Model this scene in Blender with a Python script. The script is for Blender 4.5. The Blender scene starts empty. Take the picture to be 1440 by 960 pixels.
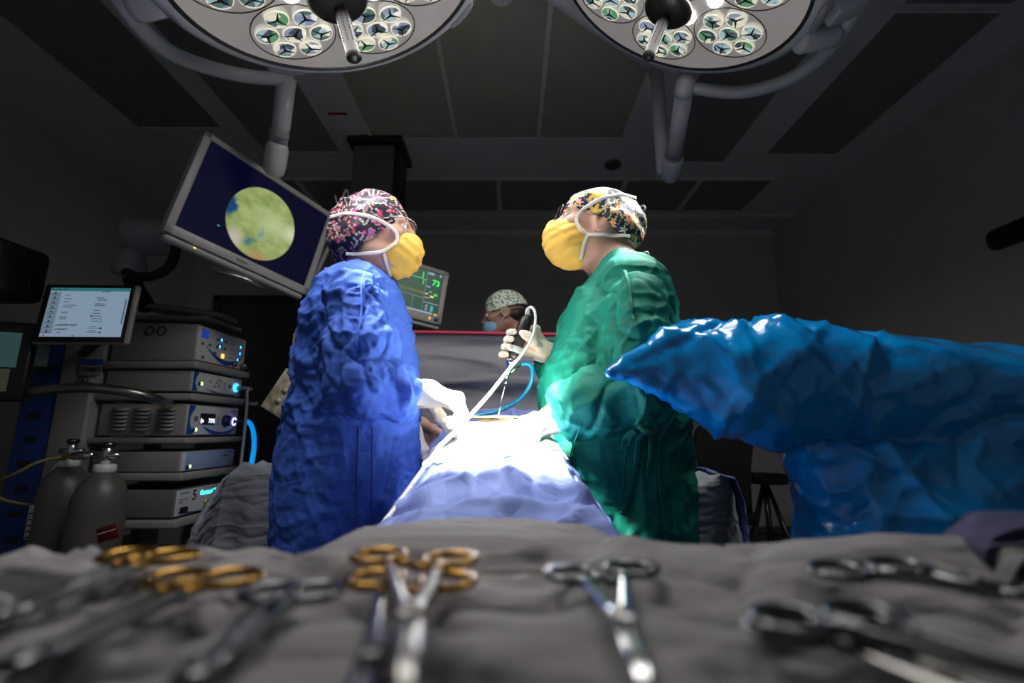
import bpy, bmesh, math, random
import numpy as np
from mathutils import Matrix, Vector

random.seed(7)
S = bpy.context.scene
COL = S.collection
PI = math.pi

# ------------------------------------------------------------------ camera, world, exposure, lamps
FPX = 640.0
PITCH = math.atan(125 / 640.0)
CP, SP = math.cos(PITCH), math.sin(PITCH)
CAMZ = 1.0
cam = bpy.data.cameras.new('camera')
cam.sensor_width = 36.0
cam.lens = 36.0 * FPX / 1440.0
cam.clip_start = 0.01
cam.dof.use_dof = True
cam.dof.focus_distance = 1.3
cam.dof.aperture_fstop = 2.2
camo = bpy.data.objects.new('camera', cam)
camo.location = (0, 0, CAMZ)
camo.rotation_euler = (PI / 2 + PITCH, 0, 0)
COL.objects.link(camo)
S.camera = camo

world = bpy.data.worlds.new('world')
S.world = world
world.use_nodes = True
wb = world.node_tree.nodes['Background']
wb.inputs[0].default_value = (0.85, 0.92, 1.0, 1)
wb.inputs[1].default_value = 0.05

S.view_settings.view_transform = 'Standard'
S.view_settings.look = 'None'
S.view_settings.gamma = 1.0
S.view_settings.use_curve_mapping = False
S.view_settings.exposure = 0.7

# the two operating lamps: (centre of the lit face, axis, beam power)
LAMPS = [dict(c=(-0.429, 0.894, 2.06), n=(0.276, 0.242, -1.0), power=2600.0, spill=4.6, cone=14, a0=math.radians(-78)),
         dict(c=(0.475, 1.098, 2.251), n=(-0.424, 0.30, -1.0), power=850.0, spill=4.2, cone=14, a0=math.radians(-20))]
KNEE = Vector((-0.02, 1.02, 0.99))
for L in LAMPS:
    n = Vector(L['n']).normalized()
    ex = (Vector((1, 0, 0)) - n * n.x).normalized()
    ey = n.cross(ex)
    for k in range(6):                       # one converging beam from each lens cluster
        a = L['a0'] + k * PI / 3
        ld = bpy.data.lights.new('lamp_beam', 'SPOT')
        ld.energy = L['power'] / 6
        ld.color = (1.0, 0.97, 0.94)
        ld.spot_size = math.radians(L['cone'])
        ld.spot_blend = 1.0
        ld.shadow_soft_size = 0.07
        lo = bpy.data.objects.new('lamp_beam', ld)
        lo.location = Vector(L['c']) + ex * (.222 * math.cos(a)) + ey * (.222 * math.sin(a)) + n * .09
        lo.rotation_euler = (KNEE - lo.location).to_track_quat('-Z', 'Y').to_euler()
        COL.objects.link(lo)
    ld = bpy.data.lights.new('lamp_spill', 'AREA')
    ld.shape = 'DISK'
    ld.size = 0.62
    ld.energy = L['spill']
    ld.color = (1.0, 0.97, 0.94)
    ld.spread = math.radians(140)
    lo = bpy.data.objects.new('lamp_spill', ld)
    lo.location = Vector(L['c']) + n * 0.024
    lo.rotation_euler = n.to_track_quat('-Z', 'Y').to_euler()
    COL.objects.link(lo)


# ------------------------------------------------------------------ helpers
def W(px, py, Y):
    """world point on the photograph's ray (px, py) at room depth Y"""
    xc = (px - 720) / FPX
    yc = (480 - py) / FPX
    ry = CP - yc * SP
    t = Y / ry
    return np.array([xc * t, Y, CAMZ + (SP + yc * CP) * t])


def T(px, py, z):
    """world point on a level plane z"""
    xc = (px - 720) / FPX
    yc = (480 - py) / FPX
    t = (z - CAMZ) / (SP + yc * CP)
    return np.array([xc * t, (CP - yc * SP) * t, z])


def nl(m):
    m.use_nodes = True
    nt = m.node_tree
    return nt, nt.nodes, nt.links


MATS = {}


def mat(name, col, rough=0.6, metal=0.0, var=0.06, vscale=12.0, bump=0.0, bscale=40.0, bdist=0.01, spec=0.5,
        sheen=0.0, emit=None, estr=0.0, trans=0.0, coat=0.0, aniso=(1, 1, 1), alpha=1.0, sss=0.0, crease=False):
    if name in MATS:
        return MATS[name]
    m = bpy.data.materials.new(name)
    nt, N, Lk = nl(m)
    b = N['Principled BSDF']
    tc = N.new('ShaderNodeTexCoord')
    nz = N.new('ShaderNodeTexNoise')
    nz.inputs['Scale'].default_value = vscale
    nz.inputs['Detail'].default_value = 3
    Lk.new(tc.outputs['Object'], nz.inputs['Vector'])
    mr = N.new('ShaderNodeMapRange')
    mr.inputs[1].default_value = 0.3
    mr.inputs[2].default_value = 0.7
    mr.inputs[3].default_value = 1 - var
    mr.inputs[4].default_value = 1 + var
    Lk.new(nz.outputs['Fac'], mr.inputs[0])
    mx = N.new('ShaderNodeVectorMath')
    mx.operation = 'SCALE'
    mx.inputs[0].default_value = col[:3]
    Lk.new(mr.outputs[0], mx.inputs['Scale'])
    Lk.new(mx.outputs[0], b.inputs['Base Color'])
    b.inputs['Roughness'].default_value = rough
    b.inputs['Metallic'].default_value = metal
    b.inputs['Specular IOR Level'].default_value = spec
    b.inputs['Sheen Weight'].default_value = sheen
    b.inputs['Transmission Weight'].default_value = trans
    b.inputs['Coat Weight'].default_value = coat
    b.inputs['Alpha'].default_value = alpha
    if sss:
        b.inputs['Subsurface Weight'].default_value = sss
        b.inputs['Subsurface Radius'].default_value = (0.012, 0.005, 0.003)
    if emit:
        b.inputs['Emission Color'].default_value = (*emit[:3], 1)
        b.inputs['Emission Strength'].default_value = estr
    if bump:
        mp = N.new('ShaderNodeMapping')
        mp.inputs['Scale'].default_value = aniso
        Lk.new(tc.outputs['Object'], mp.inputs[0])
        n2 = N.new('ShaderNodeTexNoise')
        n2.inputs['Scale'].default_value = bscale
        n2.inputs['Detail'].default_value = 5
        n2.inputs['Distortion'].default_value = 1.2
        Lk.new(mp.outputs[0], n2.inputs['Vector'])
        hgt = n2.outputs['Fac']
        if crease:
            n2.inputs['Detail'].default_value = 1.5
            n2.inputs['Distortion'].default_value = 0.5
            n3 = N.new('ShaderNodeTexNoise')
            n3.inputs['Scale'].default_value = bscale * 2.3
            n3.inputs['Detail'].default_value = 1.5
            n3.inputs['Distortion'].default_value = 0.7
            Lk.new(mp.outputs[0], n3.inputs['Vector'])

            def mt(op, a, b_=None, c_=None):
                q = N.new('ShaderNodeMath')
                q.operation = op
                for i_, w_ in enumerate((a, b_, c_)):
                    if w_ is None:
                        continue
                    if isinstance(w_, float):
                        q.inputs[i_].default_value = w_
                    else:
                        Lk.new(w_, q.inputs[i_])
                return q.outputs[0]
            r1 = mt('SQRT', mt('ABSOLUTE', mt('SUBTRACT', n2.outputs['Fac'], 0.5)))
            r2 = mt('SQRT', mt('ABSOLUTE', mt('SUBTRACT', n3.outputs['Fac'], 0.5)))
            hgt = mt('MULTIPLY_ADD', r2, 0.45, r1)
            hgt = mt('MULTIPLY', hgt, 0.5)
            for kk in range(5):
                mq = N.new('ShaderNodeMapping')
                mq.inputs['Rotation'].default_value = (kk * 1.7 + .3, kk * 2.9 + .8, kk * .9)
                mq.inputs['Scale'].default_value = (bscale * .16, bscale * .95, bscale * .95)
                mq.inputs['Location'].default_value = (kk * 3.1, kk * 1.7, kk * 5.3)
                Lk.new(tc.outputs['Object'], mq.inputs[0])
                nq = N.new('ShaderNodeTexNoise')
                nq.inputs['Scale'].default_value = 1.0
                nq.inputs['Detail'].default_value = 1.0
                nq.inputs['Distortion'].default_value = 0.25
                Lk.new(mq.outputs[0], nq.inputs['Vector'])
                rq = mt('ABSOLUTE', mt('SUBTRACT', nq.outputs['Fac'], 0.5))
                mrq = N.new('ShaderNodeMapRange')
                mrq.interpolation_type = 'SMOOTHSTEP'
                mrq.inputs[1].default_value = 0.0
                mrq.inputs[2].default_value = 0.09
                mrq.inputs[3].default_value = 1.0 if kk % 2 else -1.0
                mrq.inputs[4].default_value = 0.0
                Lk.new(rq, mrq.inputs[0])
                hgt = mt('MULTIPLY_ADD', mrq.outputs[0], 0.42, hgt)
        bp = N.new('ShaderNodeBump')
        bp.inputs['Strength'].default_value = bump
        bp.inputs['Distance'].default_value = bdist
        Lk.new(hgt, bp.inputs['Height'])
        Lk.new(bp.outputs[0], b.inputs['Normal'])
    MATS[name] = m
    return m


def emis(name, col, st):
    return mat(name, (0.02, 0.02, 0.02), 0.4, emit=col, estr=st * .65)


RM = {}


def root(name, loc, label, cat, group=None, M=None):
    o = bpy.data.objects.new(name, None)
    o.empty_display_size = 0.05
    COL.objects.link(o)
    m = M if M is not None else Matrix.Translation(Vector([float(q) for q in loc]))
    o.matrix_basis = m
    RM[o] = m.inverted()
    o['label'] = label
    o['category'] = cat
    if group:
        o['group'] = group
    return o


def mesh(name, V, F, smooth=True):
    me = bpy.data.meshes.new(name)
    me.from_pydata([tuple(map(float, v)) for v in V] if not isinstance(V, np.ndarray) else V.astype(float).tolist(), [],
                   F.tolist() if isinstance(F, np.ndarray) else F)
    if smooth:
        me.polygons.foreach_set('use_smooth', np.ones(len(me.polygons), bool))
    me.update()
    return me


def xf(M, V):
    A = np.array(M)
    V = np.asarray(V, float)
    return V @ A[:3, :3].T + A[:3, 3]


def part(name, geo, m, parent=None, smooth=True, sharp=None):
    """geo = (verts, faces) in world coordinates; parented to a root or to a part of one"""
    V, F = geo
    r = parent
    while r is not None and r.parent is not None:
        r = r.parent
    if r is not None and r in RM:
        V = xf(RM[r], V)
    me = mesh(name, np.asarray(V, float), F, smooth)
    if m is not None:
        me.materials.append(m)
    if sharp is not None and smooth:
        me.set_sharp_from_angle(angle=math.radians(sharp))
    o = bpy.data.objects.new(name, me)
    COL.objects.link(o)
    if parent is not None:
        o.parent = parent
    return o


def single(name, geo, m, label, cat, base=None, group=None, smooth=True, sharp=None, kind=None):
    """a thing that is one mesh, its origin at the base"""
    V = np.asarray(geo[0], float)
    if base is None:
        base = (V[:, 0].mean(), V[:, 1].mean(), V[:, 2].min())
    o = part(name, (V - np.array(base), geo[1]), m, None, smooth, sharp)
    o.location = base
    RM[o] = Matrix.Translation(Vector([float(q) for q in base])).inverted()
    if label:
        o['label'] = label
        o['category'] = cat
    if group:
        o['group'] = group
    if kind:
        o['kind'] = kind
    return o


def struct(name, geo, m, smooth=False, sharp=None):
    o = part(name, geo, m, None, smooth, sharp)
    o['kind'] = 'structure'
    return o


def join(*gs):
    V, F, n = [], [], 0
    for v, f in gs:
        v = np.asarray(v, float)
        V.append(v)
        F += [tuple(int(i) + n for i in q) for q in (f.tolist() if isinstance(f, np.ndarray) else f)]
        n += len(v)
    return np.concatenate(V), F


def bx(a, b, bev=0.0, seg=2, M=None):
    """box between two corners, bevelled"""
    bm = bmesh.new()
    bmesh.ops.create_cube(bm, size=1)
    a = np.array(a, float)
    b = np.array(b, float)
    c, s = (a + b) / 2, np.abs(b - a)
    for v in bm.verts:
        v.co = Vector([c[i] + v.co[i] * s[i] for i in range(3)])
    if bev > 0:
        bmesh.ops.bevel(bm, geom=list(bm.edges), offset=min(bev, s.min() * 0.49), segments=seg, affect='EDGES', profile=0.5)
    bm.verts.index_update()
    V = np.array([v.co[:] for v in bm.verts])
    F = [tuple(v.index for v in f.verts) for f in bm.faces]
    bm.free()
    if M is not None:
        V = xf(M, V)
    return V, F


def frame(d, up=(0, 0, 1)):
    d = np.array(d, float)
    d /= np.linalg.norm(d)
    u = np.array(up, float)
    if abs(u @ d) > 0.98:
        u = np.array([1.0, 0, 0])
    s = np.cross(d, u)
    s /= np.linalg.norm(s)
    return d, s, np.cross(s, d)


def spline(P, n=6, closed=False):
    P = np.array(P, float)
    if len(P) < 3:
        return P
    out = []
    N = len(P)
    for i in range(N if closed else N - 1):
        if closed:
            p0, p1, p2, p3 = P[(i - 1) % N], P[i], P[(i + 1) % N], P[(i + 2) % N]
        else:
            p0, p1, p2, p3 = P[max(i - 1, 0)], P[i], P[i + 1], P[min(i + 2, N - 1)]
        for k in range(n):
            t = k / n
            out.append(0.5 * ((2 * p1) + (-p0 + p2) * t + (2 * p0 - 5 * p1 + 4 * p2 - p3) * t * t + (-p0 + 3 * p1 - 3 * p2 + p3) * t ** 3))
    if not closed:
        out.append(P[-1])
    return np.array(out)


def tube(P, r, n=8, closed=False, flat=1.0, up=None, smoothn=0):
    """sweep of an elliptic section; flat scales the thickness along the 'up' direction"""
    P = np.array(P, float)
    rr = np.full(len(P), r, float) if np.isscalar(r) else np.array(r, float)
    if smoothn:
        t0 = np.linspace(0, 1, len(P))
        P = spline(P, smoothn, closed)
        rr = np.interp(np.linspace(0, 1, len(P)), t0, rr)
    m = len(P)
    tg = np.zeros_like(P)
    for i in range(m):
        a = P[(i - 1) % m] if closed else P[max(i - 1, 0)]
        b = P[(i + 1) % m] if closed else P[min(i + 1, m - 1)]
        tg[i] = b - a
    d, s, u = frame(tg[0], up if up is not None else (0.1, 0.2, 1))
    V = []
    for i in range(m):
        d = tg[i] / (np.linalg.norm(tg[i]) + 1e-12)
        if up is not None:
            upv = up[i] if np.ndim(up) == 2 else np.array(up, float)
            s = np.cross(d, upv)
        else:
            s = s - d * (s @ d)
        s /= np.linalg.norm(s) + 1e-12
        u = np.cross(s, d)
        for k in range(n):
            a = 2 * PI * k / n
            V.append(P[i] + rr[i] * (math.cos(a) * s + flat * math.sin(a) * u))
    F = []
    for i in range(m if closed else m - 1):
        for k in range(n):
            j = (i + 1) % m
            F.append((i * n + k, i * n + (k + 1) % n, j * n + (k + 1) % n, j * n + k))
    if not closed:
        F.append(tuple(reversed(range(n))))
        F.append(tuple(range((m - 1) * n, m * n)))
    return np.array(V), F


def lathe(prof, o=(0, 0, 0), axis=(0, 0, 1), n=24, cap=True):
    """prof: list of (radius, height along the axis)"""
    d, s, u = frame(axis)
    o = np.array(o, float)
    V = []
    for r, h in prof:
        for k in range(n):
            a = 2 * PI * k / n
            V.append(o + d * h + max(r, 1e-5) * (math.cos(a) * s + math.sin(a) * u))
    F = []
    for i in range(len(prof) - 1):
        for k in range(n):
            F.append((i * n + k, i * n + (k + 1) % n, (i + 1) * n + (k + 1) % n, (i + 1) * n + k))
    if cap:
        F.append(tuple(reversed(range(n))))
        F.append(tuple(range((len(prof) - 1) * n, len(prof) * n)))
    return np.array(V), F


def prism(poly, o, ex, ey, h):
    """polygon (2d) in the plane o + x ex + y ey, thickness h along ex x ey"""
    ex, ey, o = (np.array(q, float) for q in (ex, ey, o))
    nn = np.cross(ex, ey)
    nn /= np.linalg.norm(nn)
    m = len(poly)
    V = [o + ex * x + ey * y for x, y in poly] + [o + ex * x + ey * y + nn * h for x, y in poly]
    F = [tuple(reversed(range(m))), tuple(range(m, 2 * m))] + [(i, (i + 1) % m, m + (i + 1) % m, m + i) for i in range(m)]
    return np.array(V), F


def textgeo(body, size, M, extrude=0.0004, align='LEFT', bold=0.0):
    cu = bpy.data.curves.new('lettering', 'FONT')
    cu.body = body
    cu.size = size
    cu.extrude = extrude
    cu.offset = bold
    cu.align_x = align
    cu.resolution_u = 3
    ob = bpy.data.objects.new('lettering', cu)
    COL.objects.link(ob)
    dg = bpy.context.evaluated_depsgraph_get()
    me = bpy.data.meshes.new_from_object(ob.evaluated_get(dg))
    V = np.array([v.co[:] for v in me.vertices])
    F = [tuple(p.vertices) for p in me.polygons]
    bpy.data.objects.remove(ob)
    bpy.data.curves.remove(cu)
    bpy.data.meshes.remove(me)
    return xf(M, V), F


def basis(o, ex, ey):
    """matrix with x along ex, y along ey, z = ex x ey"""
    ex, ey = np.array(ex, float), np.array(ey, float)
    ex /= np.linalg.norm(ex)
    ey = ey - ex * (ex @ ey)
    ey /= np.linalg.norm(ey)
    ez = np.cross(ex, ey)
    return Matrix([[ex[i], ey[i], ez[i], float(o[i])] for i in range(3)] + [[0, 0, 0, 1]])


# ---- noise
def _hash(ix, iy, iz, seed):
    h = (ix.astype(np.int64) * 374761393 + iy.astype(np.int64) * 668265263 + iz.astype(np.int64) * 2147483647 + seed * 974711) & 0xffffffff
    h = ((h ^ (h >> 13)) * 1274126177) & 0xffffffff
    h = ((h ^ (h >> 16)) * 2246822519) & 0xffffffff
    return ((h ^ (h >> 15)) & 0xffffff) / float(0xffffff) * 2 - 1


def vnoise(P, seed=0):
    P = np.asarray(P, float)
    i = np.floor(P).astype(np.int64)
    f = P - i
    u = f * f * f * (f * (f * 6 - 15) + 10)
    r = 0
    for dx in (0, 1):
        for dy in (0, 1):
            for dz in (0, 1):
                w = (u[:, 0] if dx else 1 - u[:, 0]) * (u[:, 1] if dy else 1 - u[:, 1]) * (u[:, 2] if dz else 1 - u[:, 2])
                r = r + w * _hash(i[:, 0] + dx, i[:, 1] + dy, i[:, 2] + dz, seed)
    return r


def ridges(P, sc, seed, warp=0.5):
    """crease field: sharp raised lines between soft hollows, about -1..1"""
    Q = P * np.array(sc, float)
    w = np.stack([vnoise(Q * 0.7 + 11.3, seed + 31), vnoise(Q * 0.7 + 5.7, seed + 32), vnoise(Q * 0.7 + 2.1, seed + 33)], 1)
    n = vnoise(Q + warp * w, seed)
    return 1 - 2.6 * np.sqrt(n * n + 0.0025)


def creases(P, seed, n=7, long=3.5, fine=17.0, mask=3.2, axis=None, spread=1.0):
    """long sharp creases in several directions, each gathered in patches"""
    rg = np.random.RandomState(seed)
    out = np.zeros(len(P))
    for k in range(n):
        d = rg.normal(size=3)
        if axis is not None:
            d = np.array(axis, float) + spread * d * .35
        d /= np.linalg.norm(d)
        a = np.cross(d, rg.normal(size=3))
        a /= np.linalg.norm(a)
        b = np.cross(d, a)
        sc = fine * rg.uniform(.7, 1.3)
        Q = np.stack([P @ d * long * rg.uniform(.7, 1.4), P @ a * sc, P @ b * sc], 1) + rg.uniform(0, 50, 3)
        w = vnoise(Q * .45, seed + k)
        v = vnoise(Q + np.stack([0 * w, .6 * w, .6 * w], 1), seed + 40 + k)
        g = np.exp(-np.abs(v) * 9.0)
        mk = np.clip(vnoise(P * mask + k * 7.7, seed + 80 + k) * 2.2 + .15, 0, 1)
        out += g * mk * (1 if k % 3 else -1)
    return out


def vnormals(V, F):
    N = np.zeros_like(V)
    F = np.asarray(F)
    fn = np.cross(V[F[:, 1]] - V[F[:, 0]], V[F[:, 2]] - V[F[:, 0]]) + np.cross(V[F[:, 2]] - V[F[:, 0]], V[F[:, 3]] - V[F[:, 0]])
    for k in range(4):
        np.add.at(N, F[:, k], fn)
    return N / (np.linalg.norm(N, axis=1, keepdims=True) + 1e-12)


# ---- signed distance fields meshed by surface nets
class Field:
    def __init__(s, lo, hi, h):
        s.lo = np.array(lo, float)
        s.h = h
        s.n = np.ceil((np.array(hi, float) - s.lo) / h).astype(int) + 1
        s.ax = [(s.lo[i] + h * np.arange(s.n[i])).astype(np.float32) for i in range(3)]
        s.v = np.full(tuple(s.n), 10.0, np.float32)

    def _sl(s, lo, hi):
        a = np.clip(np.floor((np.array(lo) - s.lo) / s.h).astype(int), 0, s.n)
        b = np.clip(np.ceil((np.array(hi) - s.lo) / s.h).astype(int) + 1, 0, s.n)
        return tuple(slice(int(x), int(y)) for x, y in zip(a, b))

    def op(s, prim, k=0.0, mode='add'):
        fn, lo, hi = prim
        pad = k + 3 * s.h
        sl = s._sl(np.array(lo) - pad, np.array(hi) + pad)
        X, Y, Z = np.meshgrid(s.ax[0][sl[0]], s.ax[1][sl[1]], s.ax[2][sl[2]], indexing='ij', sparse=True)
        d = fn(X, Y, Z).astype(np.float32)
        a = s.v[sl]
        if mode == 'cut':
            a, d = -a, d
        if k > 0:
            hh = np.maximum(k - np.abs(a - d), 0) / k
            r = np.minimum(a, d) - hh * hh * k * 0.25
        else:
            r = np.minimum(a, d)
        s.v[sl] = -r if mode == 'cut' else r
        return s

    def add(s, prim, k=0.0):
        return s.op(prim, k)

    def cut(s, prim, k=0.0):
        return s.op(prim, k, 'cut')

    def clip(s, fn):
        """keep where fn < 0"""
        X, Y, Z = np.meshgrid(*s.ax, indexing='ij', sparse=True)
        s.v = np.maximum(s.v, fn(X, Y, Z).astype(np.float32))
        return s

    def mesh(s, smooth=1):
        v = s.v
        ins = v < 0
        c = np.zeros(tuple(s.n - 1), np.int8)
        for dx in (0, 1):
            for dy in (0, 1):
                for dz in (0, 1):
                    c += ins[dx:ins.shape[0] - 1 + dx, dy:ins.shape[1] - 1 + dy, dz:ins.shape[2] - 1 + dz]
        act = (c > 0) & (c < 8)
        idx = np.argwhere(act)
        num = np.full(act.shape, -1, np.int64)
        num[tuple(idx.T)] = np.arange(len(idx))
        acc = np.zeros((len(idx), 3))
        cnt = np.zeros(len(idx))
        corners = [(a, b, d) for a in (0, 1) for b in (0, 1) for d in (0, 1)]
        val = {q: v[idx[:, 0] + q[0], idx[:, 1] + q[1], idx[:, 2] + q[2]] for q in corners}
        for q in corners:
            for ax in range(3):
                if q[ax] == 0:
                    p = list(q)
                    p[ax] = 1
                    a, b = val[q], val[tuple(p)]
                    m = (a < 0) != (b < 0)
                    t = a[m] / (a[m] - b[m])
                    pos = np.tile(np.array(q, float), (m.sum(), 1))
                    pos[:, ax] += t
                    acc[m] += pos
                    cnt[m] += 1
        V = s.lo + s.h * (idx + acc / cnt[:, None])
        F = []
        for ax in range(3):
            o1, o2 = (ax + 1) % 3, (ax + 2) % 3
            sa = [slice(1, -1)] * 3
            sb = [slice(1, -1)] * 3
            sa[ax] = slice(0, -1)
            sb[ax] = slice(1, None)
            A, B = ins[tuple(sa)], ins[tuple(sb)]
            e = np.argwhere(A != B)
            if not len(e):
                continue
            fl = A[tuple(e.T)]
            base = e.copy()
            base[:, o1] += 1
            base[:, o2] += 1
            q = []
            for (i, j) in ((-1, -1), (0, -1), (0, 0), (-1, 0)):
                cc = base.copy()
                cc[:, o1] += i
                cc[:, o2] += j
                q.append(num[tuple(cc.T)])
            q = np.stack(q, 1)
            q[~fl] = q[~fl][:, ::-1]
            F.append(q)
        F = np.concatenate(F)
        F = F[(F >= 0).all(1)]
        for _ in range(smooth):
            A = np.zeros_like(V)
            n = np.zeros(len(V))
            for k in range(4):
                a, b = F[:, k], F[:, (k + 1) % 4]
                np.add.at(A, a, V[b])
                np.add.at(A, b, V[a])
                np.add.at(n, a, 1)
                np.add.at(n, b, 1)
            V = 0.5 * V + 0.5 * A / np.maximum(n, 1)[:, None]
        return V, F


def cap_(a, b, ra, rb=None):
    rb = ra if rb is None else rb
    a = np.array(a, float)
    b = np.array(b, float)
    ab = b - a
    L2 = float(ab @ ab) + 1e-12

    def fn(X, Y, Z):
        t = np.clip(((X - a[0]) * ab[0] + (Y - a[1]) * ab[1] + (Z - a[2]) * ab[2]) / L2, 0, 1)
        return np.sqrt((X - a[0] - t * ab[0]) ** 2 + (Y - a[1] - t * ab[1]) ** 2 + (Z - a[2] - t * ab[2]) ** 2) - (ra + t * (rb - ra))
    R = max(ra, rb)
    return fn, np.minimum(a, b) - R, np.maximum(a, b) + R


def ell_(c, r, R=None):
    c = np.array(c, float)
    r = np.array(r, float)
    R = np.eye(3) if R is None else np.array(R)

    def fn(X, Y, Z):
        dx, dy, dz = X - c[0], Y - c[1], Z - c[2]
        q = [dx * R[0, i] + dy * R[1, i] + dz * R[2, i] for i in range(3)]
        k0 = np.sqrt(sum((q[i] / r[i]) ** 2 for i in range(3))) + 1e-6
        k1 = np.sqrt(sum((q[i] / r[i] ** 2) ** 2 for i in range(3))) + 1e-6
        return k0 * (k0 - 1) / k1
    m = r.max()
    return fn, c - m, c + m


def loft_(ax, ts, c1, c2, r1, r2, pw=2.0):
    """column along axis ax: centre (c1, c2) and half sizes (r1, r2) of its section at each t"""
    o = [i for i in range(3) if i != ax]
    ts = np.array(ts, float)
    tt = np.linspace(ts[0], ts[-1], 200)
    D = [spline(np.stack([ts, np.array(q, float) * np.ones(len(ts))], 1), 24) for q in (c1, c2, r1, r2)]
    D = [np.interp(tt, q[:, 0], q[:, 1]) for q in D]

    def fn(*XYZ):
        t = XYZ[ax]
        A = [np.interp(t, tt, q) for q in D]
        p, q = XYZ[o[0]] - A[0], XYZ[o[1]] - A[1]
        k0 = (np.abs(p / A[2]) ** pw + np.abs(q / A[3]) ** pw) ** (1 / pw)
        d = (k0 - 1) * np.minimum(A[2], A[3])
        return np.maximum(d, np.maximum(ts[0] - t, t - ts[-1]))
    lo, hi = np.zeros(3), np.zeros(3)
    lo[ax], hi[ax] = ts[0], ts[-1]
    lo[o[0]], hi[o[0]] = (D[0] - D[2]).min(), (D[0] + D[2]).max()
    lo[o[1]], hi[o[1]] = (D[1] - D[3]).min(), (D[1] + D[3]).max()
    return fn, lo, hi


def box_(a, b, r=0.0, M=None):
    a, b = np.array(a, float), np.array(b, float)
    c, s = (a + b) / 2, np.abs(b - a) / 2 - r

    def fn(X, Y, Z):
        q = [np.abs(X - c[0]) - s[0], np.abs(Y - c[1]) - s[1], np.abs(Z - c[2]) - s[2]]
        out = np.sqrt(sum(np.maximum(k, 0) ** 2 for k in q))
        return out + np.minimum(np.maximum(np.maximum(q[0], q[1]), q[2]), 0) - r
    return fn, np.minimum(a, b), np.maximum(a, b)


def chain(f, pts, rs, k=0.006):
    for i in range(len(pts) - 1):
        f.add(cap_(pts[i], pts[i + 1], rs[i], rs[i + 1]), k)


# ------------------------------------------------------------------ materials
M_wall = mat('wall_paint', (0.60, 0.57, 0.55), 0.75, var=0.04, vscale=3, bump=0.1, bscale=120, bdist=0.001)
M_ceil = mat('ceiling_paint', (0.74, 0.74, 0.75), 0.8, var=0.03, vscale=3)
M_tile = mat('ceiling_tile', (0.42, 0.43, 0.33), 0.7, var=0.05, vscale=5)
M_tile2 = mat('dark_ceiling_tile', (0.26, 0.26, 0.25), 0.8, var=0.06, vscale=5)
M_trimc = mat('ceiling_grid_bar', (0.7, 0.7, 0.69), 0.5)
M_floor = mat('vinyl_floor', (0.16, 0.16, 0.15), 0.35, var=0.15, vscale=40)
M_cove = mat('cove_skirting', (0.13, 0.125, 0.10), 0.5)
M_door = mat('door_leaf', (0.09, 0.085, 0.085), 0.5, var=0.05)
M_doorf = mat('door_frame', (0.06, 0.06, 0.06), 0.4)
M_white = mat('lamp_white_enamel', (0.62, 0.63, 0.64), 0.3, coat=0.2, var=0.02)
M_chrome = mat('polished_steel', (0.72, 0.72, 0.72), 0.18, 1.0, var=0.03)
M_steel = mat('brushed_steel', (0.34, 0.33, 0.31), 0.32, 1.0, var=0.08, vscale=60)
M_gold = mat('gold_plated_handle', (0.34, 0.19, 0.04), 0.25, 1.0, var=0.05)
M_dsteel = mat('dark_steel', (0.14, 0.14, 0.145), 0.25, 1.0, var=0.08)
M_black = mat('black_plastic', (0.012, 0.012, 0.012), 0.4, var=0.1)
M_blackrub = mat('black_rubber', (0.015, 0.015, 0.015), 0.7, var=0.1, bump=0.3, bscale=200, bdist=0.002)
M_greyp = mat('grey_plastic', (0.33, 0.33, 0.33), 0.45, var=0.03)
M_beigep = mat('light_grey_enamel', (0.30, 0.285, 0.265), 0.45, var=0.03)
M_dgrey = mat('dark_grey_enamel', (0.16, 0.155, 0.15), 0.5, var=0.04)
M_panelw = mat('white_front_panel', (0.62, 0.64, 0.66), 0.35, var=0.03)
M_blue = mat('blue_printed_band', (0.01, 0.07, 0.36), 0.4, var=0.05)
M_gownb = mat('blue_gown_cloth', (0.055, 0.140, 0.60), 0.75, var=0.07, vscale=7, spec=0.25, bump=0.15, bscale=17, bdist=0.010, crease=True, aniso=(1, 1, .5))
M_gowng = mat('green_gown_cloth', (0.001, 0.175, 0.120), 0.68, var=0.08, vscale=7, spec=0.25, bump=0.14, bscale=13, bdist=0.010, crease=True, aniso=(1, 1, .5))
M_glove = mat('latex_glove', (0.80, 0.74, 0.60), 0.5, var=0.05, vscale=30, bump=0.25, bscale=70, bdist=0.004, sss=0.05)
M_skin = mat('skin', (0.60, 0.34, 0.25), 0.5, var=0.08, vscale=30, bump=0.08, bscale=200, bdist=0.001, sss=0.12)
M_skin2 = mat('tan_skin', (0.36, 0.19, 0.13), 0.5, var=0.08, vscale=30, sss=0.1)
M_mask = mat('yellow_mask_cloth', (0.86, 0.52, 0.09), 0.75, var=0.05, bump=0.15, bscale=60, bdist=0.004)
M_bmask = mat('pale_blue_mask_cloth', (0.22, 0.46, 0.66), 0.75, var=0.05)
M_strap = mat('white_strap', (0.75, 0.72, 0.68), 0.8, var=0.04, bump=0.2, bscale=300, bdist=0.001)
M_sheet = mat('blue_surgical_drape', (0.20, 0.27, 0.62), 0.7, var=0.06, vscale=6, bump=0.4, bscale=9, bdist=0.02, crease=True)
M_grey = mat('grey_cloth_drape', (0.215, 0.205, 0.208), 0.85, var=0.05, vscale=8, bump=0.3, bscale=16, bdist=0.012, crease=True)
M_screen = mat('grey_screen_drape', (0.18, 0.18, 0.20), 0.8, var=0.05, vscale=5, bump=0.35, bscale=7, bdist=0.02, crease=True)
M_red = mat('red_tape_edge', (0.42, 0.02, 0.06), 0.6)
M_towel = mat('white_operation_towel', (0.80, 0.84, 0.88), 0.85, var=0.04, bump=0.3, bscale=60, bdist=0.006)
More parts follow.
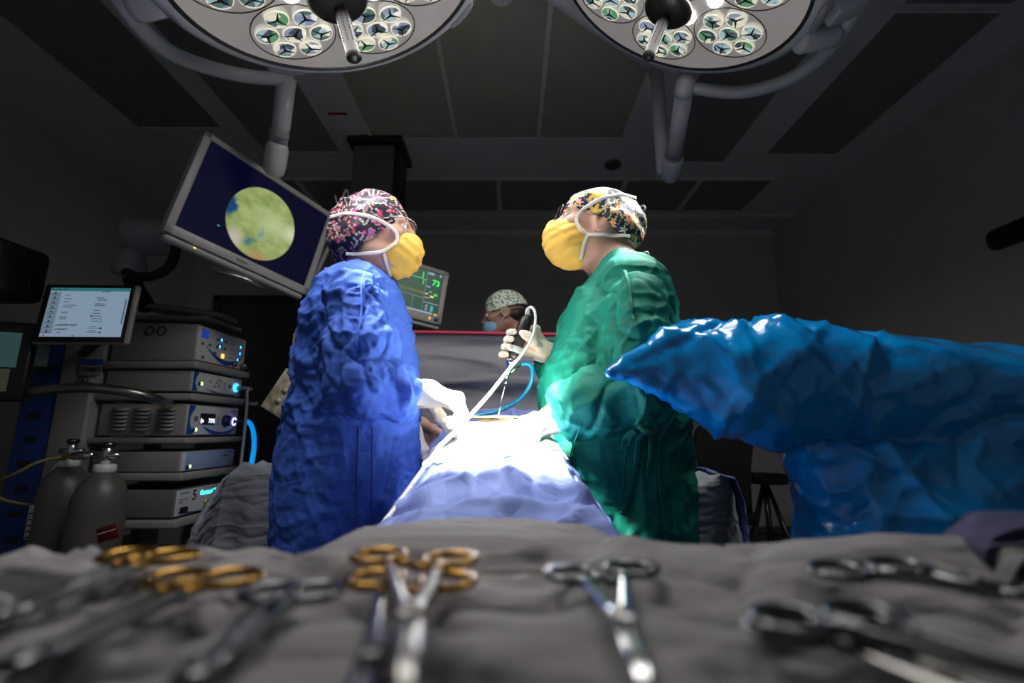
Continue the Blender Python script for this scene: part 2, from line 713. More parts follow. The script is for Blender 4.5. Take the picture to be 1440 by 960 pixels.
M_plas = mat('blue_plastic_film', (0.0, 0.25, 0.66), 0.16, var=0.12, vscale=3, bump=0.30, bscale=7, bdist=0.02, coat=0.5, spec=0.6)
M_navy = mat('dark_blue_cloth', (0.035, 0.035, 0.085), 0.85, var=0.08, bump=0.3, bscale=40, bdist=0.006)
M_hair = mat('dark_hair', (0.02, 0.012, 0.008), 0.55, var=0.2, vscale=60)
M_scrub = mat('dark_blue_scrubs', (0.03, 0.05, 0.14), 0.8, var=0.06)
M_shoe = mat('white_clog', (0.5, 0.5, 0.5), 0.5)
M_cyl = mat('grey_gas_cylinder_paint', (0.10, 0.097, 0.085), 0.4, var=0.1)
M_brass = mat('brass_fitting', (0.70, 0.48, 0.12), 0.3, 1.0)
M_hose = mat('yellow_green_hose', (0.22, 0.20, 0.05), 0.5)
M_cable = mat('white_cable', (0.80, 0.80, 0.80), 0.45, var=0.02)
M_gcable = mat('grey_cable', (0.30, 0.30, 0.31), 0.5)
M_bluetube = mat('cyan_tube', (0.0, 0.32, 0.68), 0.3, var=0.04)
M_eye = mat('eye_white', (0.75, 0.73, 0.70), 0.2)
M_iris = mat('brown_iris', (0.06, 0.03, 0.015), 0.2)
M_clear = mat('clear_plastic_lens', (0.9, 0.95, 0.95), 0.05, var=0.0, trans=1.0, alpha=0.35)
M_beige = mat('beige_board', (0.72, 0.48, 0.20), 0.6)

# ------------------------------------------------------------------ the room
XL, XR, YB, ZC = -3.2, 2.65, 4.36, 3.0
struct('floor', bx((XL - .1, -1.6, -.1), (XR + .1, YB + .1, 0)), M_floor)
ceil = struct('ceiling', bx((XL - .1, -1.6, ZC), (XR + .1, YB + .1, ZC + .1)), M_ceil)
struct('wall_back', bx((XL - .1, YB, 0), (XR + .1, YB + .1, ZC)), M_wall)
struct('wall_left', bx((XL - .1, -1.6, 0), (XL, YB, ZC)), M_wall)
struct('wall_right', bx((XR, -1.6, 0), (XR + .1, YB, ZC)), M_wall)
struct('baseboard_back', bx((-1.6, YB - .012, 0), (XR, YB, .15), .004), M_cove)
struct('baseboard_right', bx((XR - .012, -1.6, 0), (XR, YB - .013, .15), .004), M_cove)
struct('baseboard_left', bx((XL, -1.6, 0), (XL + .012, YB, .15), .004), M_cove)


def tile(x0, x1, y0, y1, m, name='ceiling_tile', bar=0.022):
    part(name, bx((x0, y0, ZC - .006), (x1, y1, ZC - .001), .002, 1), m, ceil, False)
    b = bar
    part('grid_bar', join(bx((x0 - b, y0 - b, ZC - .016), (x0, y1 + b, ZC)), bx((x1, y0 - b, ZC - .016), (x1 + b, y1 + b, ZC)),
                          bx((x0, y0 - b, ZC - .016), (x1, y0, ZC)), bx((x0, y1, ZC - .016), (x1, y1 + b, ZC))), M_trimc, ceil, False)


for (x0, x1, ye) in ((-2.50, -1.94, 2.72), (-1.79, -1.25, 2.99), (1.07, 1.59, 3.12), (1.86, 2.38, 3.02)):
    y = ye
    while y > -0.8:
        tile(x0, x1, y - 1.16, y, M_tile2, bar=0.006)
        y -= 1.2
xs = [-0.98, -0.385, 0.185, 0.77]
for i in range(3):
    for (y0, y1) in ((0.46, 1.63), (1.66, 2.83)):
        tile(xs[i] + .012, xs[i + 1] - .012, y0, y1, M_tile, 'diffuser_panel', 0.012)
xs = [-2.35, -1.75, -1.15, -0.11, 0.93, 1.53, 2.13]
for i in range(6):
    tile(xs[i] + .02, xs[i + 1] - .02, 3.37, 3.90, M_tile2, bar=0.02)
# bulkhead strip just before the back wall
struct('trim_1', bx((XL, 3.96, ZC - .035), (XR, 4.02, ZC), .004), M_trimc)
struct('trim_2', bx((XL, YB - .04, ZC - .06), (XR, YB, ZC), .004), M_ceil)
# round ceiling vent
r = root('ceiling_vent', W(862, 232, 3.16), 'round dark ceiling vent above the green gowned surgeon', 'vent')
c = W(862, 232, 3.16)
c[2] = ZC
part('rim', lathe([(.05, 0), (.066, 0), (.066, -.012), (.05, -.012)], c, n=28, cap=False), M_dgrey, r)
part('grille', lathe([(.052, -.004), (.052, -.009), (.001, -.009)], c, n=28), M_black, r)
for k in range(4):
    part('slat', bx((c[0] - .045 + k * .004, c[1] - .032 + .02 * k, ZC - .014), (c[0] + .045 - k * .004, c[1] - .028 + .02 * k, ZC - .009)), M_dgrey, r, False)
# thin red strip and pale panel on the ceiling
r = root('ceiling_service_panel', (-1.12, 2.6, ZC), 'pale ceiling service panel with a red strip beside left dark tiles', 'panel')
part('cover', bx((-1.19, 2.62, ZC - .008), (-1.05, 2.93, ZC - .001), .004), M_ceil, r)
part('red_strip', bx((-1.18, 2.58, ZC - .006), (-1.06, 2.60, ZC - .001)), M_red, r, False)
# door in the back wall
DX0, DX1, DZ = -2.92, -1.72, 2.30
door = struct('door_1', bx((DX0 + .07, YB - .05, .01), (DX1 - .07, YB - .012, DZ - .07), .004), M_door)
part('door_frame', join(bx((DX0, YB - .07, 0), (DX0 + .07, YB, DZ)), bx((DX1 - .07, YB - .07, 0), (DX1, YB, DZ)),
                        bx((DX0, YB - .07, DZ - .07), (DX1, YB, DZ))), M_doorf, door, False)
part('door_handle', join(tube([(DX1 - .16, YB - .05, 1.02), (DX1 - .16, YB - .1, 1.02), (DX1 - .28, YB - .1, 1.02)], .01)), M_steel, door)
part('kick_plate', bx((DX0 + .09, YB - .056, .05), (DX1 - .09, YB - .05, .30), .002), M_dsteel, door)
# wall rail at the back right and dark speaker on the right wall
p0 = W(1440, 328, 2.0)
r = root('wall_speaker', (XR, 2.35, 1.9), 'dark rounded speaker fixed high on the right wall', 'speaker')
c = W(1432, 328, 2.25)
part('speaker_body', bx((c[0] - .07, c[1] - .12, c[2] - .06), (c[0] + .12, c[1] + .12, c[2] + .06), .04, 4), M_black, r)
part('bracket', bx((c[0] + .10, c[1] - .03, c[2] - .03), (XR, c[1] + .03, c[2] + .03), .006), M_black, r)
part('speaker_grille', bx((c[0] - .076, c[1] - .08, c[2] - .03), (c[0] - .068, c[1] + .08, c[2] + .03), .003), M_blackrub, r)

# ------------------------------------------------------------------ operating lamps
M_face = mat('lamp_face', (0.55, 0.53, 0.51), 0.3, 0.55, var=0.06, vscale=9, emit=(1.0, 0.93, 0.88), estr=0.10, coat=0.6)
M_lrim = mat('lens_rim', (0.8, 0.78, 0.7), 0.2, var=0.02, emit=(1.0, 0.90, 0.68), estr=0.36)
M_dark = mat('dark_gasket', (0.02, 0.02, 0.02), 0.4)
M_led = emis('lit_led', (1.0, 0.97, 0.9), 12.0)


def prism_mat():
    m = bpy.data.materials.new('faceted_lens')
    nt, N, Lk = nl(m)
    b = N['Principled BSDF']
    g = N.new('ShaderNodeNewGeometry')
    oi = N.new('ShaderNodeObjectInfo')
    tc = N.new('ShaderNodeTexCoord')
    v = N.new('ShaderNodeTexVoronoi')
    v.inputs['Scale'].default_value = 34
    ad = N.new('ShaderNodeVectorMath')
    Lk.new(tc.outputs['Object'], ad.inputs[0])
    Lk.new(oi.outputs['Random'], ad.inputs[1])
    Lk.new(ad.outputs[0], v.inputs['Vector'])
    sp = N.new('ShaderNodeSeparateColor')
    Lk.new(v.outputs['Color'], sp.inputs[0])
    cr = N.new('ShaderNodeValToRGB')
    cr.color_ramp.interpolation = 'CONSTANT'
    els = [(0, (0.05, 0.07, 0.10)), (.18, (0.10, 0.30, 0.14)), (.36, (0.35, 0.50, 0.52)), (.52, (0.08, 0.16, 0.14)),
           (.66, (0.75, 0.72, 0.58)), (.82, (0.25, 0.30, 0.42)), (.92, (0.9, 0.88, 0.8))]
    e = cr.color_ramp.elements
    while len(e) > 1:
        e.remove(e[0])
    e[0].position = 0
    e[0].color = (*els[0][1], 1)
    for p, c in els[1:]:
        q = e.new(p)
        q.color = (*c, 1)
    Lk.new(sp.outputs[0], cr.inputs[0])
    Lk.new(cr.outputs[0], b.inputs['Base Color'])
    Lk.new(cr.outputs[0], b.inputs['Emission Color'])
    b.inputs['Emission Strength'].default_value = 0.48
    b.inputs['Metallic'].default_value = 0.5
    b.inputs['Roughness'].default_value = 0.15
    MATS['faceted_lens'] = m
    return m


M_prism = prism_mat()
# one lens: glowing rim ring, three-sided dish, three-armed spider (local z is out of the lamp)
LR = 0.0295
_rim = mesh('lens_rim', *lathe([(LR - .004, .001), (LR, .005), (LR + .001, 0.0)], n=20, cap=False))
_rim.materials.append(M_lrim)
pts = [(0, 0, .004)] + [(LR * .93 * math.cos(a), LR * .93 * math.sin(a), .0035) for a in np.linspace(0, 2 * PI, 12, endpoint=False)]
dish = [(0, 0, -.002)] + [(.5 * LR * math.cos(a), .5 * LR * math.sin(a), .0045 if k % 2 else .001) for k, a in enumerate(np.linspace(0, 2 * PI, 6, endpoint=False))] + \
       [(LR * math.cos(a), LR * math.sin(a), .003) for a in np.linspace(0, 2 * PI, 12, endpoint=False)]
fd = [(0, 1 + k, 1 + (k + 1) % 6) for k in range(6)]
for k in range(6):
    a, b_ = 1 + k, 1 + (k + 1) % 6
    fd += [(a, 7 + 2 * k, 7 + (2 * k + 1) % 12), (a, 7 + (2 * k + 1) % 12, b_), (b_, 7 + (2 * k + 1) % 12, 7 + (2 * k + 2) % 12)]
_dish = mesh('lens', np.array(dish), fd, False)
_dish.materials.append(M_prism)
sp = [tube([(0, 0, .006), (LR * .95 * math.cos(a), LR * .95 * math.sin(a), .006)], [.0040, .0012], 6, flat=.5, up=(0, 0, 1)) for a in (PI / 2, PI / 2 + 2.094, PI / 2 + 4.189)]
_spid = mesh('spider', *join(*sp))
_spid.materials.append(M_dark)


def child(name, me, parent, loc, rz=0.0):
    o = bpy.data.objects.new(name, me)
    o.location = loc
    o.rotation_euler = (0, 0, rz)
    COL.objects.link(o)
    o.parent = parent
    return o


def lamp(L, label, a0, hub_big):
    n = np.array(L['n'], float)
    n /= np.linalg.norm(n)
    ex = np.array([1.0, 0, 0]) - n * n[0]
    ex /= np.linalg.norm(ex)
    ey = np.cross(n, ex)
    c = np.array(L['c'], float)
    M = basis(c, ex, ey)
    r = root('surgical_lamp', c, label, 'lamp', M=M)
    loc = lambda g: (xf(M, g[0]), g[1])
    R = 0.36
    part('housing', loc(lathe([(R + .004, .0), (R + .018, .004), (R + .046, -.014), (R + .052, -.035), (R + .03, -.075), (R - .06, -.12), (R - .2, -.15), (.02, -.16)], n=64, cap=False)), M_white, r)
    part('gasket', loc(lathe([(R - .004, .0), (R, .006), (R + .006, .004), (R + .006, 0)], n=64, cap=False)), M_dark, r)
    part('lamp_face', loc(lathe([(R, .0), (.12, -.004), (.0, -.004)], n=64, cap=False)), M_face, r)
    for k in range(4):                                   # recessed grips round the rim
        a = a0 + .63 + k * PI / 2
        pth = [((R + .034) * math.cos(t), (R + .034) * math.sin(t), .0005 - .002) for t in np.linspace(a - .14, a + .14, 9)]
        part('grip', loc(tube(pth, [.003, .009, .011, .011, .011, .011, .011, .009, .003], 8, flat=.5, up=(0, 0, 1))), M_greyp, r)
    lens_no = 0
    for k in range(6):
        a = a0 + k * PI / 3
        cc = np.array([.222 * math.cos(a), .222 * math.sin(a), 0])
        part('cluster_ring', loc(tube([cc + [.108 * math.cos(t), .108 * math.sin(t), .001] for t in np.linspace(0, 2 * PI, 40, endpoint=False)], .0016, 5, closed=True)), M_dark, r)
        for j in range(7):
            q = cc if j == 0 else cc + .0685 * np.array([math.cos(a + j * PI / 3), math.sin(a + j * PI / 3), 0])
            rz = random.uniform(0, 6.28)
            o = child('lens', _dish, r, q + [0, 0, .001], rz)
            child('lens_rim', _rim, o, (0, 0, 0))
            child('spider', _spid, o, (0, 0, 0))
            lens_no += 1
    # lit diodes round the hub
    for k in range(6):
        a = a0 + PI / 6 + k * PI / 3
        part('lit_diode', loc(lathe([(.022, .001), (.018, .007), (.001, .009)], (.115 * math.cos(a), .115 * math.sin(a), 0), n=16, cap=False)), M_led, r)
    part('hub', loc(lathe([(.060, -.002), (.046, .02), (.044, .045), (.070, .052), (.072, .062), (.060, .074), (.03, .082), (.0, .083)], n=36, cap=False)), M_black, r)
    h = part('handle', loc(lathe([(.018, .06), (.0165, .075), (.0165, .185), (.0175, .19), (.0175, .2), (.012, .204), (.0, .204)], n=20, cap=False)), M_greyp_d, r)
    part('handle_tip', loc(lathe([(.0178, .188), (.0182, .2), (.0125, .205), (.006, .206), (.005, .209), (.0, .209)], n=20, cap=False)), M_black, h)
    for k in range(8):
        a = k * PI / 4
        for j in range(1):
            part('grip_row', loc(join(*[bx((.0162 * math.cos(a) - .0012, .0162 * math.sin(a) - .0012, .082 + .007 * q), (.0162 * math.cos(a) + .0016, .0162 * math.sin(a) + .0016, .0855 + .007 * q)) for q in range(12)])), M_dark, h, False)
    return r, M


M_greyp_d = mat('handle_grey', (0.022, 0.019, 0.017), 0.35)
rl, ML = lamp(LAMPS[0], 'round white surgical lamp above the blue gowned surgeon', math.radians(-78), True)
rr, MR = lamp(LAMPS[1], 'round white surgical lamp above the green gowned surgeon', math.radians(-20), True)


def knuckle(c, ax=(0, 0, 1), s=1.0):
    return lathe([(.0, -.075 * s), (.022 * s, -.072 * s), (.036 * s, -.055 * s), (.041 * s, -.02 * s), (.041 * s, .035 * s), (.037 * s, .05 * s), (.033 * s, .055 * s)], c, ax, 24, cap=False)


# left lamp suspension
K = W(388, 222, 1.60)
J = W(403, 112, 1.47)
pv = xf(ML, [[-.43, .0, -.05]])[0]
part('yoke', tube([J, W(330, 104, 1.37), W(243, 76, 1.18), W(185, 22, 1.02), W(150, -45, .90), pv + [-.06, -.02, .02], pv], [.026, .026, .025, .025, .024, .024, .022], 14, smoothn=6, flat=.8), M_white, rl)
part('yoke_pivot', lathe([(.03, -.05), (.034, -.03), (.034, .03), (.03, .05)], pv, (1, 0, 0.3), 18), M_white, rl)
part('lower_arm', tube([J + [0, .0, .012], W(396, 175, 1.55), K + [0, 0, .04]], [.034, .032, .030], 18), M_white, rl)
part('knuckle', knuckle(K, (W(403, 112, 1.47) - K)), M_white, rl)
part('drop_tube', tube([K + [0, .02, .0], (K[0], K[1] + .02, 2.80)], .026, 16), M_white, rl)
part('ceiling_arm', tube([(K[0], K[1] + .02, 2.80), (-.10, 1.47, 2.82)], .032, 16), M_white, rl)
part('collar', lathe([(.0345, -.012), (.0355, -.008), (.0355, .008), (.0345, .012)], K + .32 * (J - K), J - K, 22, cap=False), M_greyp, rl)
# right lamp suspension
K = W(945, 234, 1.90)
J = W(964, 122, 1.50)
pv = xf(MR, [[.43, -.0, -.03]])[0]
part('yoke', tube([J, W(1040, 130, 1.46), W(1118, 107, 1.32), W(1176, 56, 1.16), W(1200, 10, 1.06), pv + [.05, 0, .04], pv], [.022] * 7, 14, smoothn=6), M_white, rr)
part('yoke_pivot', lathe([(.028, -.05), (.034, -.04), (.034, .05), (.03, .07)], pv, (1, 0, 0.2), 18), M_white, rr)
part('yoke_bracket', bx((-.05, -.03, -.035), (.045, .03, .035), .008, 2, basis(W(1187, 6, 1.05), (1, 0, .4), (0, 1, 0))), M_white, rr)
part('ball_joint', lathe([(.0, -.045), (.026, -.04), (.036, -.022), (.038, .0), (.036, .022), (.026, .04), (0, .046)], J, (.1, -.7, .75), 22), M_white, rr)
part('lower_arm', tube([J, K + (J - K) * .1], [.034, .034], 18), M_white, rr)
part('knuckle', knuckle(K, J - K, 1.15), M_white, rr)
part('collar', lathe([(.036, -.012), (.038, -.008), (.038, .008), (.036, .012)], K + .16 * (J - K), J - K, 22, cap=False), M_greyp, rr)
part('drop_tube', tube([K + [-.03, .03, -.02], (K[0] - .03, K[1] + .03, 2.74)], .032, 16), M_white, rr)
part('ceiling_arm', tube([(K[0] - .03, K[1] + .03, 2.74), (.03, 1.42, 2.72)], .036, 16), M_white, rr)
r = root('lamp_ceiling_mount', (-.04, 1.45, ZC), 'white round ceiling mount carrying both surgical lamp arms', 'mount')
part('flange', lathe([(.16, 0), (.16, -.03), (.12, -.045), (.06, -.05)], (-.04, 1.45, ZC), n=32, cap=False), M_white, r)
part('spindle', lathe([(.055, -.03), (.055, -.36), (.045, -.375), (.0, -.376)], (-.04, 1.45, ZC), n=24, cap=False), M_white, r)

# ------------------------------------------------------------------ ceiling pendant column behind the blue surgeon
c0 = W(534, 205, 2.93)
r = root('ceiling_pendant', (c0[0], 2.95, ZC), 'dark boxy ceiling pendant column rising behind the pink floral cap', 'pendant')
part('top_plate', bx((c0[0] - .19, 2.80, ZC - .05), (c0[0] + .19, 3.14, ZC), .006), M_black, r)
part('column', bx((c0[0] - .155, 2.84, 1.75), (c0[0] + .13, 3.10, ZC - .05), .012), M_dgrey, r)
part('side_cover', bx((c0[0] + .132, 2.86, 1.78), (c0[0] + .165, 3.08, ZC - .06), .006), M_black, r)
part('service_head', bx((c0[0] - .19, 2.78, 1.45), (c0[0] + .19, 3.14, 1.74), .015), M_dgrey, r)
for k in range(3):
    part('gas_outlet', lathe([(.025, 0), (.025, -.012), (.012, -.02)], (c0[0] - .1 + .1 * k, 2.78, 1.6), (0, 1, 0), 14), M_steel, r)

# ------------------------------------------------------------------ people
def attr_uv(o, UV):
    a = o.data.attributes.new('cuv', 'FLOAT_VECTOR', 'POINT')
    a.data.foreach_set('vector', np.ascontiguousarray(UV, dtype=np.float32).ravel())


def flower_mat(name, base, layers, leaf=None, rough=0.8):
    """printed cloth: layers of (scale, radius, petals, palette, centre colour, seed)"""
    m = bpy.data.materials.new(name)
    nt, N, Lk = nl(m)
    b = N['Principled BSDF']
    b.inputs['Roughness'].default_value = rough
    at = N.new('ShaderNodeAttribute')
    at.attribute_name = 'cuv'

    def mth(op, a, c=None, d=None):
        n = N.new('ShaderNodeMath')
        n.operation = op
        for i, q in enumerate((a, c, d)):
            if q is None:
                continue
            if isinstance(q, (int, float)):
                n.inputs[i].default_value = q
            else:
                Lk.new(q, n.inputs[i])
        return n.outputs[0]

    def mix(f, A, B):
        n = N.new('ShaderNodeMix')
        n.data_type = 'RGBA'
        Lk.new(f, n.inputs[0])
        for i, q in ((6, A), (7, B)):
            if isinstance(q, tuple):
                n.inputs[i].default_value = (*q, 1)
            else:
                Lk.new(q, n.inputs[i])
        return n.outputs[2]
    colr = base
    for (sc, rad, pet, pal, cen, seed, fill) in layers:
        mp = N.new('ShaderNodeMapping')
        mp.inputs['Scale'].default_value = (sc, sc, sc)
        mp.inputs['Location'].default_value = (seed * 3.7, seed * 1.3, 0)
        Lk.new(at.outputs['Vector'], mp.inputs[0])
        v = N.new('ShaderNodeTexVoronoi')
        v.voronoi_dimensions = '2D'
        v.inputs['Scale'].default_value = 1.0
        v.inputs['Randomness'].default_value = 0.85
        Lk.new(mp.outputs[0], v.inputs['Vector'])
        sub = N.new('ShaderNodeVectorMath')
        sub.operation = 'SUBTRACT'
        Lk.new(mp.outputs[0], sub.inputs[0])
        Lk.new(v.outputs['Position'], sub.inputs[1])
        sx = N.new('ShaderNodeSeparateXYZ')
        Lk.new(sub.outputs[0], sx.inputs[0])
        sc_ = N.new('ShaderNodeSeparateColor')
        Lk.new(v.outputs['Color'], sc_.inputs[0])
        th = mth('ARCTAN2', sx.outputs[1], sx.outputs[0])
        ph = mth('MULTIPLY_ADD', th, float(pet), mth('MULTIPLY', sc_.outputs[1], 12.0))
        cs = mth('COSINE', ph)
        lim = mth('MULTIPLY', mth('MULTIPLY_ADD', cs, 0.30 if pet > 2 else 0.46, 0.70 if pet > 2 else 0.54), rad)
        rr_ = v.outputs['Distance']
        inside = mth('LESS_THAN', rr_, lim)
        pick = mth('LESS_THAN', sc_.outputs[2], fill)
        inside = mth('MULTIPLY', inside, pick)
        cr = N.new('ShaderNodeValToRGB')
        cr.color_ramp.interpolation = 'CONSTANT'
        e = cr.color_ramp.elements
        e.remove(e[0])
        e[0].position = 0
        e[0].color = (*pal[0], 1)
        for i, c in enumerate(pal[1:]):
            e.new((i + 1) / len(pal)).color = (*c, 1)
        Lk.new(sc_.outputs[0], cr.inputs[0])
        colr = mix(inside, colr, cr.outputs[0])
        if cen:
            ins2 = mth('MULTIPLY', mth('LESS_THAN', rr_, rad * 0.30), pick)
            colr = mix(ins2, colr, cen)
    Lk.new(colr, b.inputs['Base Color'])
    n2 = N.new('ShaderNodeTexNoise')
    tc = N.new('ShaderNodeTexCoord')
    n2.inputs['Scale'].default_value = 45
    Lk.new(tc.outputs['Object'], n2.inputs['Vector'])
    bp = N.new('ShaderNodeBump')
    bp.inputs['Strength'].default_value = 0.3
    bp.inputs['Distance'].default_value = 0.006
    Lk.new(n2.outputs['Fac'], bp.inputs['Height'])
    Lk.new(bp.outputs[0], b.inputs['Normal'])
    MATS[name] = m
    return m


M_capL = flower_mat('pink_floral_print', (0.012, 0.012, 0.03), [
    (6.2, .50, 2, [(0.45, 0.38, 0.33), (0.55, 0.47, 0.42), (0.25, 0.22, 0.28), (0.5, 0.4, 0.3)], None, 1, .85),
    (4.8, .34, 5, [(0.55, 0.01, 0.08), (0.65, 0.03, 0.25), (0.5, 0.02, 0.05), (0.6, 0.10, 0.22)], (0.75, 0.35, 0.35), 2, .8),
    (2.7, .24, 3, [(0.55, 0.42, 0.03), (0.65, 0.02, 0.20), (0.35, 0.08, 0.36), (0.5, 0.28, 0.3)], (0.30, 0.10, 0.30), 5, .62)])
M_capR = flower_mat('peach_floral_print', (0.008, 0.016, 0.045), [
    (6.4, .48, 2, [(0.40, 0.42, 0.10), (0.30, 0.34, 0.06), (0.05, 0.10, 0.22), (0.5, 0.45, 0.15)], None, 3, .75),
    (3.5, .38, 5, [(0.80, 0.66, 0.45), (0.78, 0.25, 0.12), (0.85, 0.75, 0.58), (0.80, 0.35, 0.20)], (0.75, 0.45, 0.05), 4, .80),
    (1.45, .40, 6, [(0.82, 0.45, 0.42), (0.80, 0.48, 0.06), (0.85, 0.30, 0.20), (0.80, 0.50, 0.50)], (0.75, 0.55, 0.12), 9, .75)], )
M_capA = flower_mat('green_leaf_print', (0.72, 0.78, 0.66), [
    (4.2, .46, 2, [(0.04, 0.25, 0.05), (0.02, 0.05, 0.22), (0.10, 0.30, 0.12), (0.03, 0.12, 0.20)], None, 2, .85),
    (5.5, .30, 2, [(0.05, 0.22, 0.06), (0.20, 0.24, 0.24), (0.02, 0.05, 0.20), (0.30, 0.42, 0.30)], None, 7, .6)])


class Head:
    """local frame: x forward (face), y to the person's left, z up; origin level with the eyes, between the ears"""
    def __init__(s, o, yaw, pitch):
        s.o = np.array(o, float)
        f = np.array([math.cos(yaw) * math.cos(pitch), math.sin(yaw) * math.cos(pitch), math.sin(pitch)])
        l = np.array([-math.sin(yaw), math.cos(yaw), 0])
        s.R = np.stack([f, l, np.cross(f, l)], 1)          # columns = local axes in world

    def w(s, *p):
        return s.R @ np.array(p, float) + s.o

    def loc(s, V):
        return (np.asarray(V) - s.o) @ s.R

    def ell(s, c, r, tilt=0.0):
        Rt = np.array([[math.cos(tilt), 0, -math.sin(tilt)], [0, 1, 0], [math.sin(tilt), 0, math.cos(tilt)]])
        return ell_(s.w(*c), r, s.R @ Rt)

    def cap(s, a, b, ra, rb=None):
        return cap_(s.w(*a), s.w(*b), ra, rb)

    def half(s, n, d):
        """half space n.p < d (local)"""
        nw = s.R @ np.array(n, float)
        dd = d + nw @ s.o
        ln = np.linalg.norm(nw)
        return lambda X, Y, Z: (X * nw[0] + Y * nw[1] + Z * nw[2] - dd) / ln

    def build(s, f, neck):
        f.add(s.ell((-.012, 0, .028), (.098, .076, .088)))
        f.add(s.ell((.030, 0, -.032), (.068, .060, .090)), .03)
        f.add(s.ell((.050, 0, -.088), (.040, .040, .030)), .03)
        for q in (-1, 1):
            f.add(s.cap((-.005, q * .052, -.06), (.055, q * .030, -.095), .018, .016), .03)      # jaw
            f.add(s.ell((.066, q * .042, -.022), (.026, .022, .020)), .02)                         # cheekbone
        f.add(s.cap((.082, -.034, .020), (.082, .034, .020), .014), .02)                         # brow
        for q in (-1, 1):
            f.cut(s.ell((.101, q * .032, -.001), (.016, .017, .011)), .012)                       # sockets
        f.add(s.cap((.096, 0, .008), (.116, 0, -.032), .008, .0125), .012)
        for q in (-1, 1):
            f.add(s.ell((.106, q * .010, -.036), (.011, .009, .008)), .008)
            f.add(s.ell((-.006, q * .076, -.008), (.026, .010, .032), -.2), .006)                 # ear
            f.cut(s.ell((.002, q * .087, -.006), (.013, .009, .018), -.2), .006)
        f.add(s.ell((.096, 0, -.062), (.012, .022, .006)), .008)
        f.add(s.ell((.094, 0, -.074), (.012, .020, .007)), .008)
        f.add(cap_(s.w(-.028, 0, -.055), neck, .052, .058), .03)


def hand_field(f, wrist, palm_pts, fingers, thumb, rf=.0085, k=.006):
    """palm as capsules from the wrist to each knuckle, fingers as jointed chains"""
    for kn in palm_pts:
        f.add(cap_(wrist, kn, .021, .0125), .014)
    for i in range(len(palm_pts) - 1):
        f.add(cap_(palm_pts[i], palm_pts[i + 1], .0125), .010)
    for j, ch in enumerate(fingers):
        sc = (.95, 1.0, 1.0, .85)[j % 4]
        rs = np.linspace(1.12, .86, len(ch)) * rf * sc
        chain(f, ch, rs, k)
    chain(f, thumb, np.linspace(1.5, 1.0, len(thumb)) * rf, .008)


def ribbon_on(surf, pts, w=.006, th=.25, off=.002):
    """flat ribbon laid on a surface: pts are world points just outside, snapped along +Y onto the field"""
    P = spline(pts, 8)
    return tube(P, w, 8, flat=th, up=np.tile(np.array([[0., -1., 0.]]), (len(P), 1)))


def snapY(field_list, x, z, y0, y1, off):
    """first hit marching in +Y through fields (functions)"""
    for y in np.arange(y0, y1, .0015):
        if min(float(fn(np.array(x), np.array(y), np.array(z))) for fn in field_list) < 0:
            return y - off
    return y1


def wrinkle(V, F, terms):
    N = vnormals(V, F)
    d = np.zeros(len(V))
    for (sc, amp, seed, wt) in terms:
        if isinstance(sc, dict):
            g = creases(V, seed, **sc) * amp
        else:
            g = ridges(V, sc, seed, .7) * amp
        if wt is not None:
            g = g * wt(V)
        d += g
    return V + N * d[:, None]


def sil(rows, Y):
    """photo rows (py, left px, right px) -> z, centre x, half width at depth Y"""
    z, c, h = [], [], []
    for py, a, b in rows:
        A, B = W(a, py, Y), W(b, py, Y)
        z.append(A[2])
        c.append((A[0] + B[0]) / 2)
        h.append((B[0] - A[0]) / 2)
    return np.array(z), np.array(c), np.array(h)


def legs(f, x, y, sgn):
    for q in (-1, 1):
        f.add(cap_((x, y + q * .09, .86), (x, y + q * .095, .48), .080, .058), .03)
        f.add(cap_((x, y + q * .095, .48), (x - sgn * .01, y + q * .095, .10), .055, .038), .02)
        f.add(cap_((x - sgn * .03, y + q * .095, .05), (x + sgn * .13, y + q * .1, .035), .036, .030), .02)


def clothes_low(rt, x, y, sgn, m):
    f = Field((x - .25, y - .25, 0), (x + .25, y + .25, .8), .012)
    for q in (-1, 1):
        f.add(cap_((x, y + q * .09, .78), (x, y + q * .095, .12), .092, .075), .03)
    f.clip(lambda X, Y, Z: .09 - Z + 0 * X + 0 * Y)
    V, F = f.mesh(1)
    part('scrub_trousers', (wrinkle(V, F, [((7, 7, 5), .006, 5, None)]), F), m, rt)
    for q in (-1, 1):
        f = Field((x - .2, y + q * .1 - .08, 0), (x + .25, y + q * .1 + .08, .14), .008)
        f.add(cap_((x - sgn * .035, y + q * .097, .052), (x + sgn * .14, y + q * .102, .046), .05, .046), .02)
        f.clip(lambda X, Y, Z: .004 - Z + 0 * X + 0 * Y)
        part('clog', f.mesh(1), M_shoe, rt)


def eyes(hd, rt):
    for q in (-1, 1):
        c = hd.w(.0865, q * .032, -.001)
        e = part('eye', lathe([(.0, -.0125), (.0065, -.0107), (.0108, -.0062), (.0125, 0), (.0108, .0062), (.0065, .0107), (0, .0125)], c, hd.R[:, 0], 14, cap=False), M_eye, rt)
        part('iris', lathe([(.0062, .0108), (.0045, .0122), (.0, .0129)], c, hd.R[:, 0], 12, cap=False), M_iris, e)
        part('eyebrow', tube([hd.w(.094, q * .014, .019), hd.w(.0955, q * .03, .023), hd.w(.084, q * .047, .018)], [.003, .0035, .0015], 6, smoothn=4), M_hair, rt)
        part('upper_lid', tube([hd.w(.0965, q * .018, .003), hd.w(.1, q * .031, .0085), hd.w(.0915, q * .045, .003)], [.0018, .0026, .0015], 6, smoothn=4), M_skin, rt)


